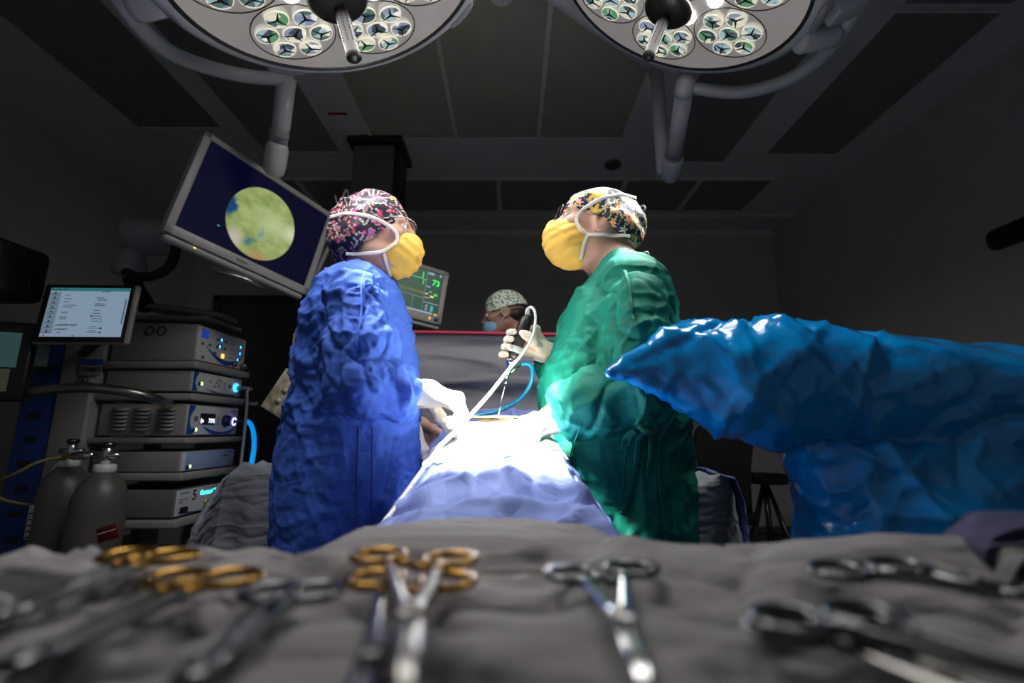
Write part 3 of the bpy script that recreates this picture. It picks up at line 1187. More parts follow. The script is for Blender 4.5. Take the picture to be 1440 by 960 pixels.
def cap_uv(hd, V, c, r=.1):
    L = (hd.loc(V) - np.array(c)) / r
    L /= np.linalg.norm(L, axis=1, keepdims=True) + 1e-9
    side = np.abs(L[:, 1])
    ang = np.arccos(np.clip(side, -1, 1))
    th = np.arctan2(L[:, 2], L[:, 0])
    return np.stack([ang * np.cos(th) + 5 * (L[:, 1] > 0), ang * np.sin(th), 0 * ang], 1)


# ================= surgeon in blue, facing right
YS = 1.20
rb = root('person', W(495, 900, YS) * [1, 1, 0], 'person in blue surgical gown and pink floral cap, facing right at the operating table', 'person')
bx0 = -.42
hd = Head(W(527, 331, YS + .0), 0.0, math.radians(6))
rows = [(386, 502, 532), (392, 490, 545), (399, 475, 552), (409, 463, 558), (424, 451, 564), (445, 442, 571), (475, 432, 578), (510, 424, 582), (550, 417, 584), (590, 410, 587), (630, 403, 588),
        (670, 399, 587), (710, 397, 583), (760, 398, 580), (830, 397, 582), (960, 392, 590)]
z, cx, hx = sil(rows, YS)
o = np.argsort(z)
z, cx, hx = z[o], cx[o], hx[o]
hy = np.interp(z, [.3, .9, 1.1, 1.3, 1.37, 1.40, 1.43, 1.46], [.20, .19, .18, .185, .165, .13, .09, .06])
sh = W(506, 422, 1.025)
el = W(510, 543, .975)
wr = W(588, 556, 1.03)
sh2 = W(525, 420, 1.36)
el2 = W(540, 540, 1.38)
wr2 = W(575, 600, 1.33)
# body
f = Field((-.75, .92, 0), (.0, 1.50, 1.80), .0065)
f.add(loft_(2, z[z > .8], cx[z > .8], YS, hx[z > .8] * .80, np.maximum(hy[z > .8] * .85, .04)))
hd.build(f, W(517, 395, YS))
for a, b, c in ((sh, el, wr), (sh2, el2, wr2)):
    f.add(cap_(a, b, .050, .042), .03)
    f.add(cap_(b, c, .042, .028), .02)
    f.add(cap_(c, c + (c - b) / np.linalg.norm(c - b) * .06, .026, .018), .01)
legs(f, cx[0] + .0, YS, 1)
part('body', f.mesh(1), M_skin, rb)
eyes(hd, rb)
clothes_low(rb, cx[0], YS, 1, M_scrub)
# gown
f = Field((-.80, .88, .28), (.02, 1.52, 1.56), .005)
f.add(loft_(2, z[z > .3], cx[z > .3], YS, hx[z > .3], hy[z > .3]))
for a, b, c in ((sh, el, wr), (sh2, el2, wr2)):
    f.add(cap_(a + [0, 0, -.02], a * .35 + b * .65, .076, .074), .014)
    f.add(cap_(a * .35 + b * .65, b + [0.0, 0, .01], .078, .070), .03)
    f.add(cap_(b + [.0, 0, .005], b * .35 + c * .65, .068, .054), .03)
    f.add(cap_(b * .35 + c * .65, c + (b - c) * .04, .056, .044), .02)
    f.cut(cap_(c + (b - c) * .2, c + (c - b) * .3, .033, .036), .004)
    dd = (c - b) / np.linalg.norm(c - b)
    cc = c - dd * .012
    m_ = lambda X, Y, Z: np.where((np.sqrt((X - cc[0]) ** 2 + (Y - cc[1]) ** 2 + (Z - cc[2]) ** 2) < .10), (X - cc[0]) * dd[0] + (Y - cc[1]) * dd[1] + (Z - cc[2]) * dd[2], -1)
    f.clip(m_)
f.cut(cap_(W(519, 392, YS), W(524, 355, YS), .062, .072), .006)
V, F = f.mesh(1)
low = lambda V: np.clip((1.12 - V[:, 2]) / .25, 0, 1)
upp = lambda V: 1 - .75 * low(V)
arm = lambda V: np.exp(-((np.linalg.norm((V - el) * [1, 1, .8], axis=1) / .16) ** 2))
V = wrinkle(V, F, [((5, 5, 4), .0045, 3, upp), (dict(n=9, long=3.2, fine=9), .0105, 8, upp), (dict(n=9, long=6, fine=20), .0050, 14, upp), (dict(n=8, long=9, fine=38), .0018, 15, None),
                   ((9, 9, 1.3), .006, 21, low), (dict(n=5, long=2, fine=14, axis=(0, 0, 1)), .006, 27, low), (dict(n=8, long=6, fine=26), .0028, 29, low), (dict(n=7, long=6, fine=16), .009, 41, arm)])
gown = part('gown', (V, F), M_gownb, rb)
# front closing seam, shoulder seam, waist marks
seam = [W(q, p, .99) for q, p in ((497, 600), (496, 640), (495, 700), (494, 770), (492, 860))]
_gv = V
from mathutils.kdtree import KDTree


def snap_to(Vm, pts, off=.003, ydir=True):
    """move each point in y onto the near side of a mesh cloud"""
    out = []
    for p in spline(pts, 6):
        d = np.hypot(Vm[:, 0] - p[0], Vm[:, 2] - p[2])
        m = d < .012
        if not m.any():
            m = d < .03
        y = Vm[m, 1].min() if m.any() else p[1]
        out.append([p[0], y - off, p[2]])
    P = np.array(out)
    for _ in range(3):
        P[1:-1, 1] = (P[:-2, 1] + P[1:-1, 1] * 2 + P[2:, 1]) / 4
    return P


M_seamb = mat('blue_seam_binding', (0.05, 0.09, 0.38), 0.8)
part('front_seam', tube(snap_to(_gv, seam, .0002), .0025, 6, flat=.3, up=(0, -1, 0)), M_seamb, gown)
part('front_seam', tube(snap_to(_gv, [q + [.028, 0, 0] for q in seam], .0002), .0018, 6, flat=.3, up=(0, -1, 0)), M_seamb, gown)
part('sleeve_seam', tube(snap_to(_gv, [W(q, p, 1.0) for q, p in ((517, 388), (518, 410), (520, 440), (522, 475), (520, 500))], .0005), .0024, 6, flat=.3, up=(0, -1, 0)), M_gownb, gown)
# collar tie at the nape
part('collar_tie', tube([W(483, 384, YS), W(474, 378, YS - .02), W(476, 388, YS - .03), W(486, 380, YS - .02)], .004, 6, smoothn=5, flat=.4), M_strap, gown)
# scrub cap
f = Field(hd.o - .19, hd.o + .19, .004)
f.add(hd.ell((-.013, 0, .028), (.110, .086, .101)))
f.add(hd.ell((-.062, 0, -.010), (.066, .070, .075)), .03)
f.add(hd.ell((-.03, 0, -.015), (.088, .092, .072)), .02)
f.clip(hd.half((.56, 0, -1), .042))
f.clip(lambda X, Y, Z: 0 * X + 0 * Y + 0 * Z - 1)
V, F = f.mesh(1)
V = wrinkle(V, F, [((16, 16, 16), .004, 3, None), ((30, 30, 30), .0018, 8, None)])
o = part('scrub_cap', (V, F), M_capL, rb)
attr_uv(o, cap_uv(hd, V, (-.02, 0, .02)))
capV = V
# mask
f = Field(hd.o - .19, hd.o + .19, .004)
f.add(hd.ell((.060, 0, -.062), (.068, .064, .070)))
f.add(hd.ell((.092, 0, -.050), (.038, .030, .045)), .02)
f.clip(hd.half((-1, 0, .94), -.1154))
f.clip(hd.half((-1, 0, 0), -.034))
f.clip(hd.half((-.10, 0, 1), -.030))
V, F = f.mesh(1)
L = hd.loc(V)
V = V + vnormals(V, F) * (.0012 * np.sin(L[:, 2] * 200 + L[:, 0] * 160)[:, None])
V = wrinkle(V, F, [(dict(n=6, long=9, fine=34, mask=9), .0028, 5, None)])
mk = part('face_mask', (V, F), M_mask, rb)
allV = np.concatenate([capV, V, np.array([v.co[:] for v in rb.children[0].data.vertices]) + np.array(rb.location)])


def strap(pts, name, par, Vs, w=.0050, m=None):
    P = snap_to(Vs, [W(q, p, YS) for q, p in pts], .002)
    return part(name, tube(P, w, 8, flat=.14, up=(0, -1, 0)), m or M_strap, par)


strap([(478, 322), (500, 321), (530, 325), (552, 331), (563, 338), (567, 347), (565, 355), (560, 358)], 'mask_strap', mk, allV)
strap([(499, 370), (520, 370), (540, 368), (552, 364), (560, 358)], 'mask_strap', mk, allV, .005)
strap([(549, 368), (551, 380), (553, 394)], 'mask_edge', mk, allV, .004)
# clear eye shield
g = []
for q in (-1, 1):
    a = []
    for zz in (.018, .0, -.022, -.034):
        a.append([hd.w(.116 - .002 * abs(zz) * 40, 0, zz), hd.w(.110, q * .03, zz), hd.w(.092, q * .052, zz), hd.w(.06, q * .068, zz)])
    A = np.array(a).reshape(-1, 3)
    Fq = [(i * 4 + j, i * 4 + j + 1, i * 4 + j + 5, i * 4 + j + 4) for i in range(3) for j in range(3)]
    g.append((A, Fq))
gl = part('eye_shield', join(*g), M_clear, rb)
part('shield_rim', tube([hd.w(.06, -.068, .018), hd.w(.092, -.053, .019), hd.w(.111, -.03, .02), hd.w(.117, 0, .02), hd.w(.111, .03, .02), hd.w(.092, .053, .019)], .0016, 6, smoothn=4), M_greyp, gl)
part('temple_arm', tube([hd.w(.06, -.069, .014), hd.w(.02, -.079, .008), hd.w(-.02, -.083, .0)], .0018, 6), M_greyp, gl)
# gloves
f = Field((-.30, .93, .90), (.0, 1.18, 1.16), .0032)
kn = [W(632, 565, 1.005), W(638, 561, 1.025), W(643, 560, 1.045), W(645, 563, 1.065)]
wv = wr + [.005, 0, .004]
fing = [[kn[0], W(646, 580, .995), W(642, 592, .998), W(628, 590, 1.0)],
        [kn[1], W(651, 579, 1.015), W(648, 596, 1.018), W(632, 597, 1.018)],
        [kn[2], W(653, 580, 1.04), W(651, 598, 1.04), W(641, 605, 1.04)],
        [kn[3], W(654, 584, 1.065), W(650, 600, 1.062), W(641, 611, 1.058)]]
hand_field(f, wv + [.012, 0, 0], kn, fing, [W(607, 564, 1.055), W(618, 585, 1.075), W(630, 600, 1.07), W(639, 610, 1.06)], .0092)
f.add(cap_(wr - (wr - el) / np.linalg.norm(wr - el) * .05, wv + [.015, 0, .002], .034, .030), .012)
V, F = f.mesh(1)
V = wrinkle(V, F, [((40, 40, 40), .0014, 4, None)])
gl = part('glove', (V, F), M_glove, rb)
f = Field(wr2 - .15, wr2 + .17, .005)
d = (wr2 - el2) / np.linalg.norm(wr2 - el2)
sd = np.array([0, 1.0, 0])
kn = [wr2 + d * .085 + sd * (-.03 + .02 * i) for i in range(4)]
hand_field(f, wr2, kn, [[k_, k_ + d * .035 - [0, 0, .008], k_ + d * .055 - [0, 0, .03]] for k_ in kn], [wr2 + d * .02 - sd * .02, wr2 + d * .06 - sd * .045, wr2 + d * .085 - sd * .045], .009)
f.add(cap_(wr2 - d * .05, wr2 + d * .02, .034, .028), .012)
part('glove', f.mesh(1), M_glove, rb)

# ================= surgeon in green, facing left
rg = root('person', W(862, 900, YS) * [1, 1, 0], 'person in green surgical gown holding the endoscope camera, facing left at the operating table', 'person')
hd = Head(W(838, 323, YS), PI, math.radians(19))
rows = [(366, 852, 886), (372, 842, 898), (379, 835, 910), (387, 828, 924), (397, 821, 933), (407, 814, 940), (430, 800, 946), (460, 786, 949), (490, 775, 951), (520, 767, 953), (560, 762, 955), (600, 761, 957), (640, 764, 960),
        (680, 768, 964), (720, 772, 968), (760, 776, 973), (840, 770, 985), (960, 765, 1000)]
z, cx, hx = sil(rows, YS)
o = np.argsort(z)
z, cx, hx = z[o], cx[o], hx[o]
hy = np.interp(z, [.3, .9, 1.1, 1.3, 1.40, 1.43, 1.46, 1.49], [.20, .19, .185, .19, .165, .13, .09, .06])
sh = W(893, 422, 1.02)
el = W(903, 545, .975)
wr = W(792, 580, 1.03)
sh2 = W(850, 420, 1.36)
el2 = W(850, 545, 1.40)
wr2 = W(768, 497, 1.27)
f = Field((-.02, .90, 0), (.68, 1.50, 1.80), .0065)
f.add(loft_(2, z[z > .8], cx[z > .8], YS, hx[z > .8] * .80, np.maximum(hy[z > .8] * .85, .04)))
hd.build(f, W(862, 372, YS))
f.add(cap_(hd.w(-.03, 0, -.05), W(858, 366, YS), .055, .066), .03)
for a, b, c in ((sh, el, wr), (sh2, el2, wr2)):
    f.add(cap_(a, b, .050, .042), .03)
    f.add(cap_(b, c, .042, .027), .02)
    f.add(cap_(c, c + (c - b) / np.linalg.norm(c - b) * .06, .025, .018), .01)
legs(f, cx[0], YS, -1)
part('body', f.mesh(1), M_skin, rg)
eyes(hd, rg)
clothes_low(rg, cx[0], YS, -1, M_scrub)
f = Field((.0, .86, .28), (.70, 1.54, 1.62), .005)
f.add(loft_(2, z[z > .3], cx[z > .3], YS, hx[z > .3], hy[z > .3]))
for i, (a, b, c) in enumerate(((sh, el, wr), (sh2, el2, wr2))):
    f.add(cap_(a + [0, 0, -.02], a * .35 + b * .65, .078, .078), .014)
    f.add(cap_(a * .35 + b * .65, b, .076, .070), .03)
    f.add(cap_(b, b * .4 + c * .6, .070, .064), .03)
    f.add(cap_(b * .4 + c * .6, c + (b - c) * .06, .066, .058 if i == 0 else .05), .02)
    f.cut(cap_(c + (b - c) * .22, c + (c - b) * .3, .046 if i == 0 else .04), .004)
    dd = (c - b) / np.linalg.norm(c - b)
    cc = c - dd * .0
    m_ = lambda X, Y, Z: np.where((np.sqrt((X - cc[0]) ** 2 + (Y - cc[1]) ** 2 + (Z - cc[2]) ** 2) < .11), (X - cc[0]) * dd[0] + (Y - cc[1]) * dd[1] + (Z - cc[2]) * dd[2], -1)
    f.clip(m_)
f.cut(cap_(W(856, 378, YS), W(838, 330, YS), .064, .075), .006)
V, F = f.mesh(1)
low = lambda V: np.clip((1.10 - V[:, 2]) / .25, 0, 1)
upp = lambda V: 1 - .75 * low(V)
arm = lambda V: np.exp(-((np.linalg.norm((V - el) * [.7, 1, .8], axis=1) / .17) ** 2))
V = wrinkle(V, F, [((5, 5, 4), .007, 13, upp), (dict(n=8, long=2.6, fine=8), .0105, 18, upp), (dict(n=7, long=5, fine=18), .0045, 24, upp), (dict(n=8, long=8, fine=34), .0014, 25, None),
                   ((8, 8, 1.2), .010, 31, low), (dict(n=6, long=1.6, fine=12, axis=(0, 0, 1)), .008, 37, low), (dict(n=6, long=5, fine=22), .0026, 39, low), (dict(n=7, long=5, fine=14), .009, 51, arm)])
gown = part('gown', (V, F), M_gowng, rg)
_gv = V
M_seamg = M_gowng
M_tieg = mat('green_tie_tape', (0.006, 0.14, 0.09), 0.8, spec=.2)
part('shoulder_seam', tube(snap_to(_gv, [W(q, p, 1.0) for q, p in ((876, 382), (876, 395), (876, 410), (877, 440), (878, 462))], -.0015), .0042, 6, flat=.1, up=(0, -1, 0)), M_seamg, gown)
part('panel_seam', tube(snap_to(_gv, [W(q, p, 1.0) for q, p in ((888, 560), (886, 600), (880, 660), (876, 720))], .0002), .0020, 6, flat=.4, up=(0, -1, 0)), M_seamg, gown)
part('panel_seam', tube(snap_to(_gv, [W(q, p, 1.0) for q, p in ((812, 595), (806, 640), (808, 690))], .0002), .0018, 6, flat=.4, up=(0, -1, 0)), M_seamg, gown)
part('back_seam', tube(snap_to(_gv, [W(q, p, 1.0) for q, p in ((935, 560), (930, 610), (928, 660), (932, 720), (940, 800))], .0002), .0022, 6, flat=.4, up=(0, -1, 0)), M_seamg, gown)
# waist tie: knot, loop and two tails
kp = snap_to(_gv, [W(888, 598, 1.0), W(892, 600, 1.0), W(896, 604, 1.0)], .012)
k0 = kp[len(kp) // 2]
part('tie_knot', tube([k0 + [-.014, 0, .002], k0 + [-.006, -.008, .016], k0 + [.012, -.006, .012], k0 + [.014, -.002, -.008], k0 + [-.002, -.010, -.010], k0 + [-.012, -.004, .0]], .009, 8, smoothn=4, flat=.6), M_tieg, gown)
part('tie_tail', tube(snap_to(_gv, [W(q, p, 1.0) for q, p in ((900, 600), (914, 612), (916, 640), (910, 668))], .008), .0065, 6, flat=.1, up=(0, -1, 0)), M_tieg, gown)
part('tie_tail', tube(snap_to(_gv, [W(q, p, 1.0) for q, p in ((884, 606), (880, 618), (879, 632))], .008), .008, 6, flat=.1, up=(0, -1, 0)), M_tieg, gown)
part('tie_tail', tube(snap_to(_gv, [W(q, p, 1.0) for q, p in ((898, 608), (896, 650), (888, 690), (878, 726))], .004), .0075, 6, flat=.1, up=(0, -1, 0)), M_tieg, gown)
part('collar_band', tube([W(q, p, y) for q, p, y in ((826, 398, 1.2), (834, 388, 1.155), (848, 375, 1.13), (862, 366, 1.13), (876, 359, 1.145), (889, 354, 1.18))], .0065, 8, smoothn=5, flat=.5), mat('blue_green_collar', (0.02, 0.10, 0.17), 0.8), gown)
part('back_loop', tube([W(903, 362, YS), W(905, 356, YS), W(911, 355, YS), (W(912, 364, YS))], .003, 6, smoothn=5), M_strap, gown)
# cap
f = Field(hd.o - .2, hd.o + .2, .004)
f.add(hd.ell((-.010, 0, .028), (.110, .086, .098)))
f.add(hd.ell((-.070, 0, .020), (.062, .066, .064)), .03)
f.add(hd.ell((-.035, 0, .01), (.085, .091, .068)), .02)
f.clip(hd.half((.27, 0, -1), .004))
V, F = f.mesh(1)
V = wrinkle(V, F, [((16, 16, 16), .004, 5, None), ((30, 30, 30), .0018, 9, None)])
o = part('scrub_cap', (V, F), M_capR, rg)
attr_uv(o, cap_uv(hd, V, (-.02, 0, .02)))
capV = V
b0 = W(893, 297, YS - .02)
part('cap_bow', tube([b0, b0 + [.02, -.01, .012], b0 + [.026, -.01, .0], b0 + [.008, -.005, -.004], b0 + [.014, -.01, -.02]], .004, 6, smoothn=4, flat=.4), M_strap, o)
# hair at the nape and ear stud
part('nape_hair', (lambda q: q)(lathe([(.0, -.05), (.028, -.04), (.042, -.01), (.042, .02), (.02, .045), (0, .05)], hd.w(-.062, 0, -.045), hd.R[:, 2], 20, cap=False)), M_hair, rg)
# mask
f = Field(hd.o - .19, hd.o + .19, .004)
f.add(hd.ell((.054, 0, -.064), (.078, .071, .072)))
f.add(hd.ell((.098, 0, -.048), (.036, .028, .040)), .02)
f.clip(hd.half((-1, 0, 1.26), -.068))
f.clip(hd.half((-1, 0, .12), -.010))
f.clip(hd.half((-.05, 0, 1), -.024))
V, F = f.mesh(1)
L = hd.loc(V)
V = V + vnormals(V, F) * (.0012 * np.sin(L[:, 2] * 190 + L[:, 0] * 150)[:, None])
V = wrinkle(V, F, [(dict(n=6, long=9, fine=34, mask=9), .0028, 6, None)])
mk = part('face_mask', (V, F), M_mask, rg)
allV = np.concatenate([capV, V, np.array([v.co[:] for v in rg.children[0].data.vertices]) + np.array(rg.location)])
strap([(887, 293), (862, 294), (838, 301), (818, 309), (809, 317), (806, 327), (811, 338), (820, 345), (816, 358), (813, 374)], 'mask_strap', mk, allV, .0050)
strap([(820, 345), (835, 346), (855, 346), (876, 349)], 'mask_strap', mk, allV, .0048)
g = []
for q in (-1, 1):
    a = []
    for zz in (.016, .0, -.018, -.026):
        a.append([hd.w(.119, q * .004, zz), hd.w(.117, q * .03, zz), hd.w(.108, q * .05, zz)])
    g.append((np.array(a).reshape(-1, 3), [(i * 3 + j, i * 3 + j + 1, i * 3 + j + 4, i * 3 + j + 3) for i in range(3) for j in range(2)]))
gl = part('glasses', join(*g), M_clear, rg)
for q in (-1, 1):
    part('glasses_rim', tube([hd.w(.119, q * .004, .016), hd.w(.117, q * .03, .017), hd.w(.108, q * .05, .016), hd.w(.107, q * .051, -.024), hd.w(.117, q * .03, -.027), hd.w(.119, q * .005, -.024)], .0014, 6, closed=True), M_dsteel, gl)
part('temple_arm', tube([hd.w(.108, -.051, .01), hd.w(.05, -.070, .006), hd.w(-.0, -.084, .0)], .0014, 6), M_dsteel, gl)
part('temple_arm', tube([hd.w(.108, .051, .01), hd.w(.05, .070, .006), hd.w(-.0, .084, .0)], .0014, 6), M_dsteel, gl)
# near glove, flat on the knee
f = Field((-.06, .90, .88), (.24, 1.22, 1.16), .0034)
kn = [W(752, 612, 1.0), W(745, 606, 1.02), W(741, 601, 1.04), W(742, 597, 1.06)]
fing = [[kn[0], W(738, 620, .995), W(728, 624, .997), W(720, 626, 1.0)],
        [kn[1], W(728, 614, 1.015), W(715, 620, 1.018), W(706, 623, 1.02)],
        [kn[2], W(722, 606, 1.04), W(708, 612, 1.042), W(698, 616, 1.045)],
        [kn[3], W(724, 600, 1.07), W(712, 604, 1.075), W(703, 607, 1.08)]]
hd_w = W(777, 590, 1.03)
hand_field(f, hd_w, kn, fing, [W(768, 586, 1.06), W(752, 588, 1.085), W(738, 592, 1.10), W(728, 597, 1.105)], .0098)
f.add(cap_(W(800, 575, 1.025), hd_w, .037, .029), .012)
f.add(cap_(W(806, 572, 1.025), W(796, 577, 1.025), .040, .038), .004)
V, F = f.mesh(1)
V = wrinkle(V, F, [((36, 36, 36), .0016, 4, None)])
part('glove', (V, F), M_glove, rg)
# far glove gripping the camera head
A0, A1 = W(741, 446, 1.22), W(721, 505, 1.22)
ad = (A1 - A0) / np.linalg.norm(A1 - A0)
f = Field((-.06, 1.12, 1.12), (.20, 1.36, 1.42), .0034)
hw = W(764, 495, 1.265)
fing, kn = [], []
for i in range(4):
    b = A0 + ad * (.042 + .022 * i)
    kk = b + np.array([.040, .028, .012])
    kn.append(kk)
    fing.append([kk, b + [.008, .046, .012], b + [-.030, .030, .004], b + [-.035, .002, -.002], b + [-.022, -.018, -.004]])
b = A0 + ad * .075
hand_field(f, hw, kn, fing, [hw + [-.012, -.02, .010], b + [.038, -.02, .0], b + [.024, -.032, .012], b + [.008, -.034, .020]], .0092)
f.add(cap_(W(792, 505, 1.28), hw, .040, .030), .012)
V, F = f.mesh(1)
V = wrinkle(V, F, [((36, 36, 36), .0015, 4, None)])
part('glove', (V, F), M_glove, rg)
# the endoscope camera in that hand: a thing of its own
r = root('endoscope_camera', A1, 'black endoscope camera head with thin steel scope held in the gloved hand', 'endoscope')
ln = np.linalg.norm(A1 - A0)
part('camera_body', lathe([(.006, -.006), (.013, .0), (.017, .012), (.019, .04), (.017, .075), (.018, .09), (.0185, .10), (.014, ln * .93), (.012, ln)], A0, ad, 24), M_black, r)
part('focus_ring', lathe([(.0185, .088), (.0205, .09), (.0205, .104), (.0185, .106)], A0, ad, 24, cap=False), M_panelw, r)
part('coupler', lathe([(.013, 0), (.016, .003), (.016, .014), (.010, .018), (.009, .04), (.006, .045)], A1, ad, 20), M_chrome, r)
s0 = A1 + ad * .04
s1 = W(699.5, 588, 1.14)
part('scope_shaft', tube([s0, s1], .0022, 8), M_chrome, r)
part('scope_sheath', tube([s0, s0 * .75 + s1 * .25], .0048, 10), M_chrome, r)
part('scope_tip', lathe([(.0024, -.004), (.0032, 0), (.002, .004)], s1, s1 - s0, 10), M_steel, r)
lp = W(733, 511, 1.22)
part('light_post', tube([s0 + ad * .004, lp], .005, 10), mat('green_steel_post', (0.3, 0.42, 0.36), 0.25, 0.9), r)
part('strain_relief', lathe([(.0085, 0), (.0075, -.012), (.005, -.026)], A0 + ad * .002, ad, 16), M_gcable, r)

# ------------------------------------------------------------------ cloth sheets
def sheet(x0, x1, y0, y1, zf, nx, ny, th=0.0025):
    """height-field cloth with thickness"""
    X, Y = np.meshgrid(np.linspace(x0, x1, nx), np.linspace(y0, y1, ny), indexing='ij')
    P = np.stack([X.ravel(), Y.ravel(), np.zeros(nx * ny)], 1)
    R = zf(P)
    if R.ndim == 1:
        P[:, 2] = R
    else:
        P = R
    I = np.arange(nx * ny).reshape(nx, ny)
    F = np.stack([I[:-1, :-1], I[1:, :-1], I[1:, 1:], I[:-1, 1:]], -1).reshape(-1, 4)
    N = vnormals(P, F)
    B = P - N * th
    n = nx * ny
    rim = np.concatenate([I[:, 0], I[-1, 1:], I[-2::-1, -1], I[0, -2:0:-1]])
    F2 = F[:, ::-1] + n
    m = len(rim)
    S_ = np.array([[rim[i], rim[i] + n, rim[(i + 1) % m] + n, rim[(i + 1) % m]] for i in range(m)])
    return np.concatenate([P, B]), np.concatenate([F, F2, S_[:, ::-1]])


def ss(a, b, x):
    t = np.clip((x - a) / (b - a), 0, 1)
    return t * t * (3 - 2 * t)


# ------------------------------------------------------------------ operating table and patient
OTX = -.03
r = root('operating_table', (OTX, 1.3, 0), 'operating table under the patient, hidden by blue and grey drapes', 'table')
part('table_pad', bx((OTX - .19, .66, .74), (OTX + .19, 2.35, .80), .02), M_black, r)
part('table_frame', bx((OTX - .18, .70, .69), (OTX + .18, 2.3, .735), .01), M_steel, r)
part('column', bx((OTX - .12, 1.3, .12), (OTX + .12, 1.6, .69), .02), M_steel, r)
part('base', bx((OTX - .17, 1.05, 0.0), (OTX + .17, 1.95, .12), .03), M_dgrey, r)
part('side_rail', bx((OTX - .21, .8, .70), (OTX - .197, 2.2, .73), .002), M_chrome, r)
part('side_rail', bx((OTX + .197, .8, .70), (OTX + .21, 2.2, .73), .002), M_chrome, r)


def ridge_z(y):
    return np.interp(y, [.40, .52, .60, .70, .80, .90, 1.0, 1.08, 1.16, 1.26, 1.38, 1.55, 1.75, 1.95], [.84, .85, .86, .868, .893, .928, .968, .995, 1.008, 1.010, 1.02, 1.055, 1.05, 1.03])


def hump_w(y):
    return np.interp(y, [.40, .60, .80, 1.0, 1.15, 1.35, 1.6, 1.9], [.19, .18, .17, .13, .12, .18, .22, .24])


def leg_drape(P):
    x, y = P[:, 0] - OTX, P[:, 1]
    w = hump_w(y)
    t = np.abs(x) / w
    top = ridge_z(y) - .030 * np.minimum(t, 1) ** 2
    zz = np.where(t < 1, top, ridge_z(y) - .03 - (np.abs(x) - w) * 1.35)
    zz = zz - np.maximum(np.abs(x) - np.where(y > 1.36, .30, .235), 0) * 5.0
    g = ridges(P, (2.6, 11, 1), 61, .9) * (.012 + .012 * ss(1.0, .8, y)) + ridges(P, (8, 16, 1), 63, .8) * .008 + ridges(P, (22, 30, 1), 67, .8) * .003
    g += creases(P * [1, 1, 0], 69, 8, 4, 12) * .009
    g *= np.where(t < 1.2, 1, .8)
    zz = np.maximum(zz + g, .42)
    return zz


dr = single('surgical_drape', sheet(OTX - .34, OTX + .34, .60, 1.90, leg_drape, 150, 230), M_sheet, 'light blue drape over the patient\'s raised leg between the surgeons', 'drape')


def foot_drape(P):
    x, y = P[:, 0] - OTX + .005, P[:, 1]
    w = .125
    t = np.abs(x) / w
    zz = np.interp(y, [.385, .42, .45, .50, .56, .60, .66, .70], [.872, .893, .897, .893, .886, .878, .868, .858]) - .006 * np.minimum(t, 1) ** 2
    zz = np.where(t < 1, zz, zz - (np.abs(x) - w) * .5)
    zz += ridges(P, (6, 10, 1), 71, .8) * .004 + ridges(P, (14, 24, 1), 73, .8) * .002 * (1 + 2 * ss(.6, .68, y))
    return zz + .008


single('foot_drape', sheet(OTX - .34, OTX + .34, .388, .705, foot_drape, 150, 70), M_grey, 'plain grey drape across the patient\'s feet behind the instruments', 'drape')


def towel(P):
    x, y = P[:, 0] - OTX, P[:, 1]
    base = leg_drape(P)
    # sag between points of the drape plus its own folds
    zz = ridge_z(y) - .030 * np.minimum(np.abs(x) / hump_w(y), 1.6) ** 2 + .012
    zz += ridges(P, (7, 12, 1), 91, .8) * .006 + ridges(P, (16, 26, 1), 93, .8) * .003
    return np.maximum(zz, base + .004)


def towel_xy(P):
    Q = P.copy()
    u = P[:, 0]
    v = P[:, 1]
    Q[:, 0] = u + .02 * np.sin(v * 17)
    Q[:, 1] = v + .035 * np.sin((u - OTX) * 9 + .5) - .02 * np.cos((u - OTX) * 21)
    Q[:, 2] = towel(Q)
    return Q


single('operation_towel', sheet(OTX - .14, OTX + .15, .93, 1.16, towel_xy, 80, 80, .004), M_towel, 'white cloth towel glowing in the lamp light over the knee', 'towel')
# opening in the drape with its film
c = np.array([OTX + .0, 1.185, 1.033])
r = root('incision_film', c, 'yellowish oval incision film with steel rim on the knee', 'dressing')
ang = np.linspace(0, 2 * PI, 40, endpoint=False)
part('rim', tube([c + [.085 * math.cos(a), .032 * math.sin(a), .004 * math.cos(2 * a)] for a in ang], .006, 8, closed=True, flat=.7), mat('film_rim', (0.55, 0.42, 0.2), 0.3), r)
part('film', lathe([(.0, .004), (.05, .003), (.084, -.003)], c, n=30, cap=False), mat('iodine_film', (0.45, 0.28, 0.10), 0.25), r)
r.children[1].data.transform(Matrix.Diagonal((1, .38, 1, 1)))

# patient under the drapes: one continuous lying body, a bare hand in view
f = Field((-.75, .55, .74), (.35, 2.40, 1.12), .009)
f.add(loft_(1, [1.30, 1.45, 1.65, 1.85, 1.98], OTX, [.90, .90, .90, .91, .92], [.13, .15, .165, .17, .11], [.09, .10, .105, .10, .06]))
hp = Head((OTX, 2.20, .90), -PI / 2, PI / 2 - .05)
hp.build(f, (OTX, 2.0, .90))
for q in (-1, 1):
    f.add(cap_((OTX + q * .08, 1.36, .89), (OTX + q * .06, 1.08, .90), .075, .050), .03)
    f.add(cap_((OTX + q * .06, 1.08, .90), (OTX + q * .05, .78, .82), .044, .030), .02)
    f.add(cap_((OTX + q * .05, .78, .82), (OTX + q * .05, .74, .825), .024, .02), .02)
f.add(cap_((OTX + .16, 1.88, .90), (OTX + .24, 1.60, .86), .045, .038), .03)
f.add(cap_((OTX + .24, 1.60, .86), (OTX + .20, 1.38, .86), .036, .026), .02)
pw = W(592, 598, 1.44)
f.add(cap_((OTX - .16, 1.88, .92), (-.52, 1.66, .98), .045, .038), .03)
f.add(cap_((-.52, 1.66, .98), pw, .036, .028), .02)
V, F = f.mesh(1)
rp = root('person', (OTX, 1.4, .80), 'person lying under the drapes with a bare hand showing beside the blue gown', 'person')
part('body', (V, F), M_skin, rp)
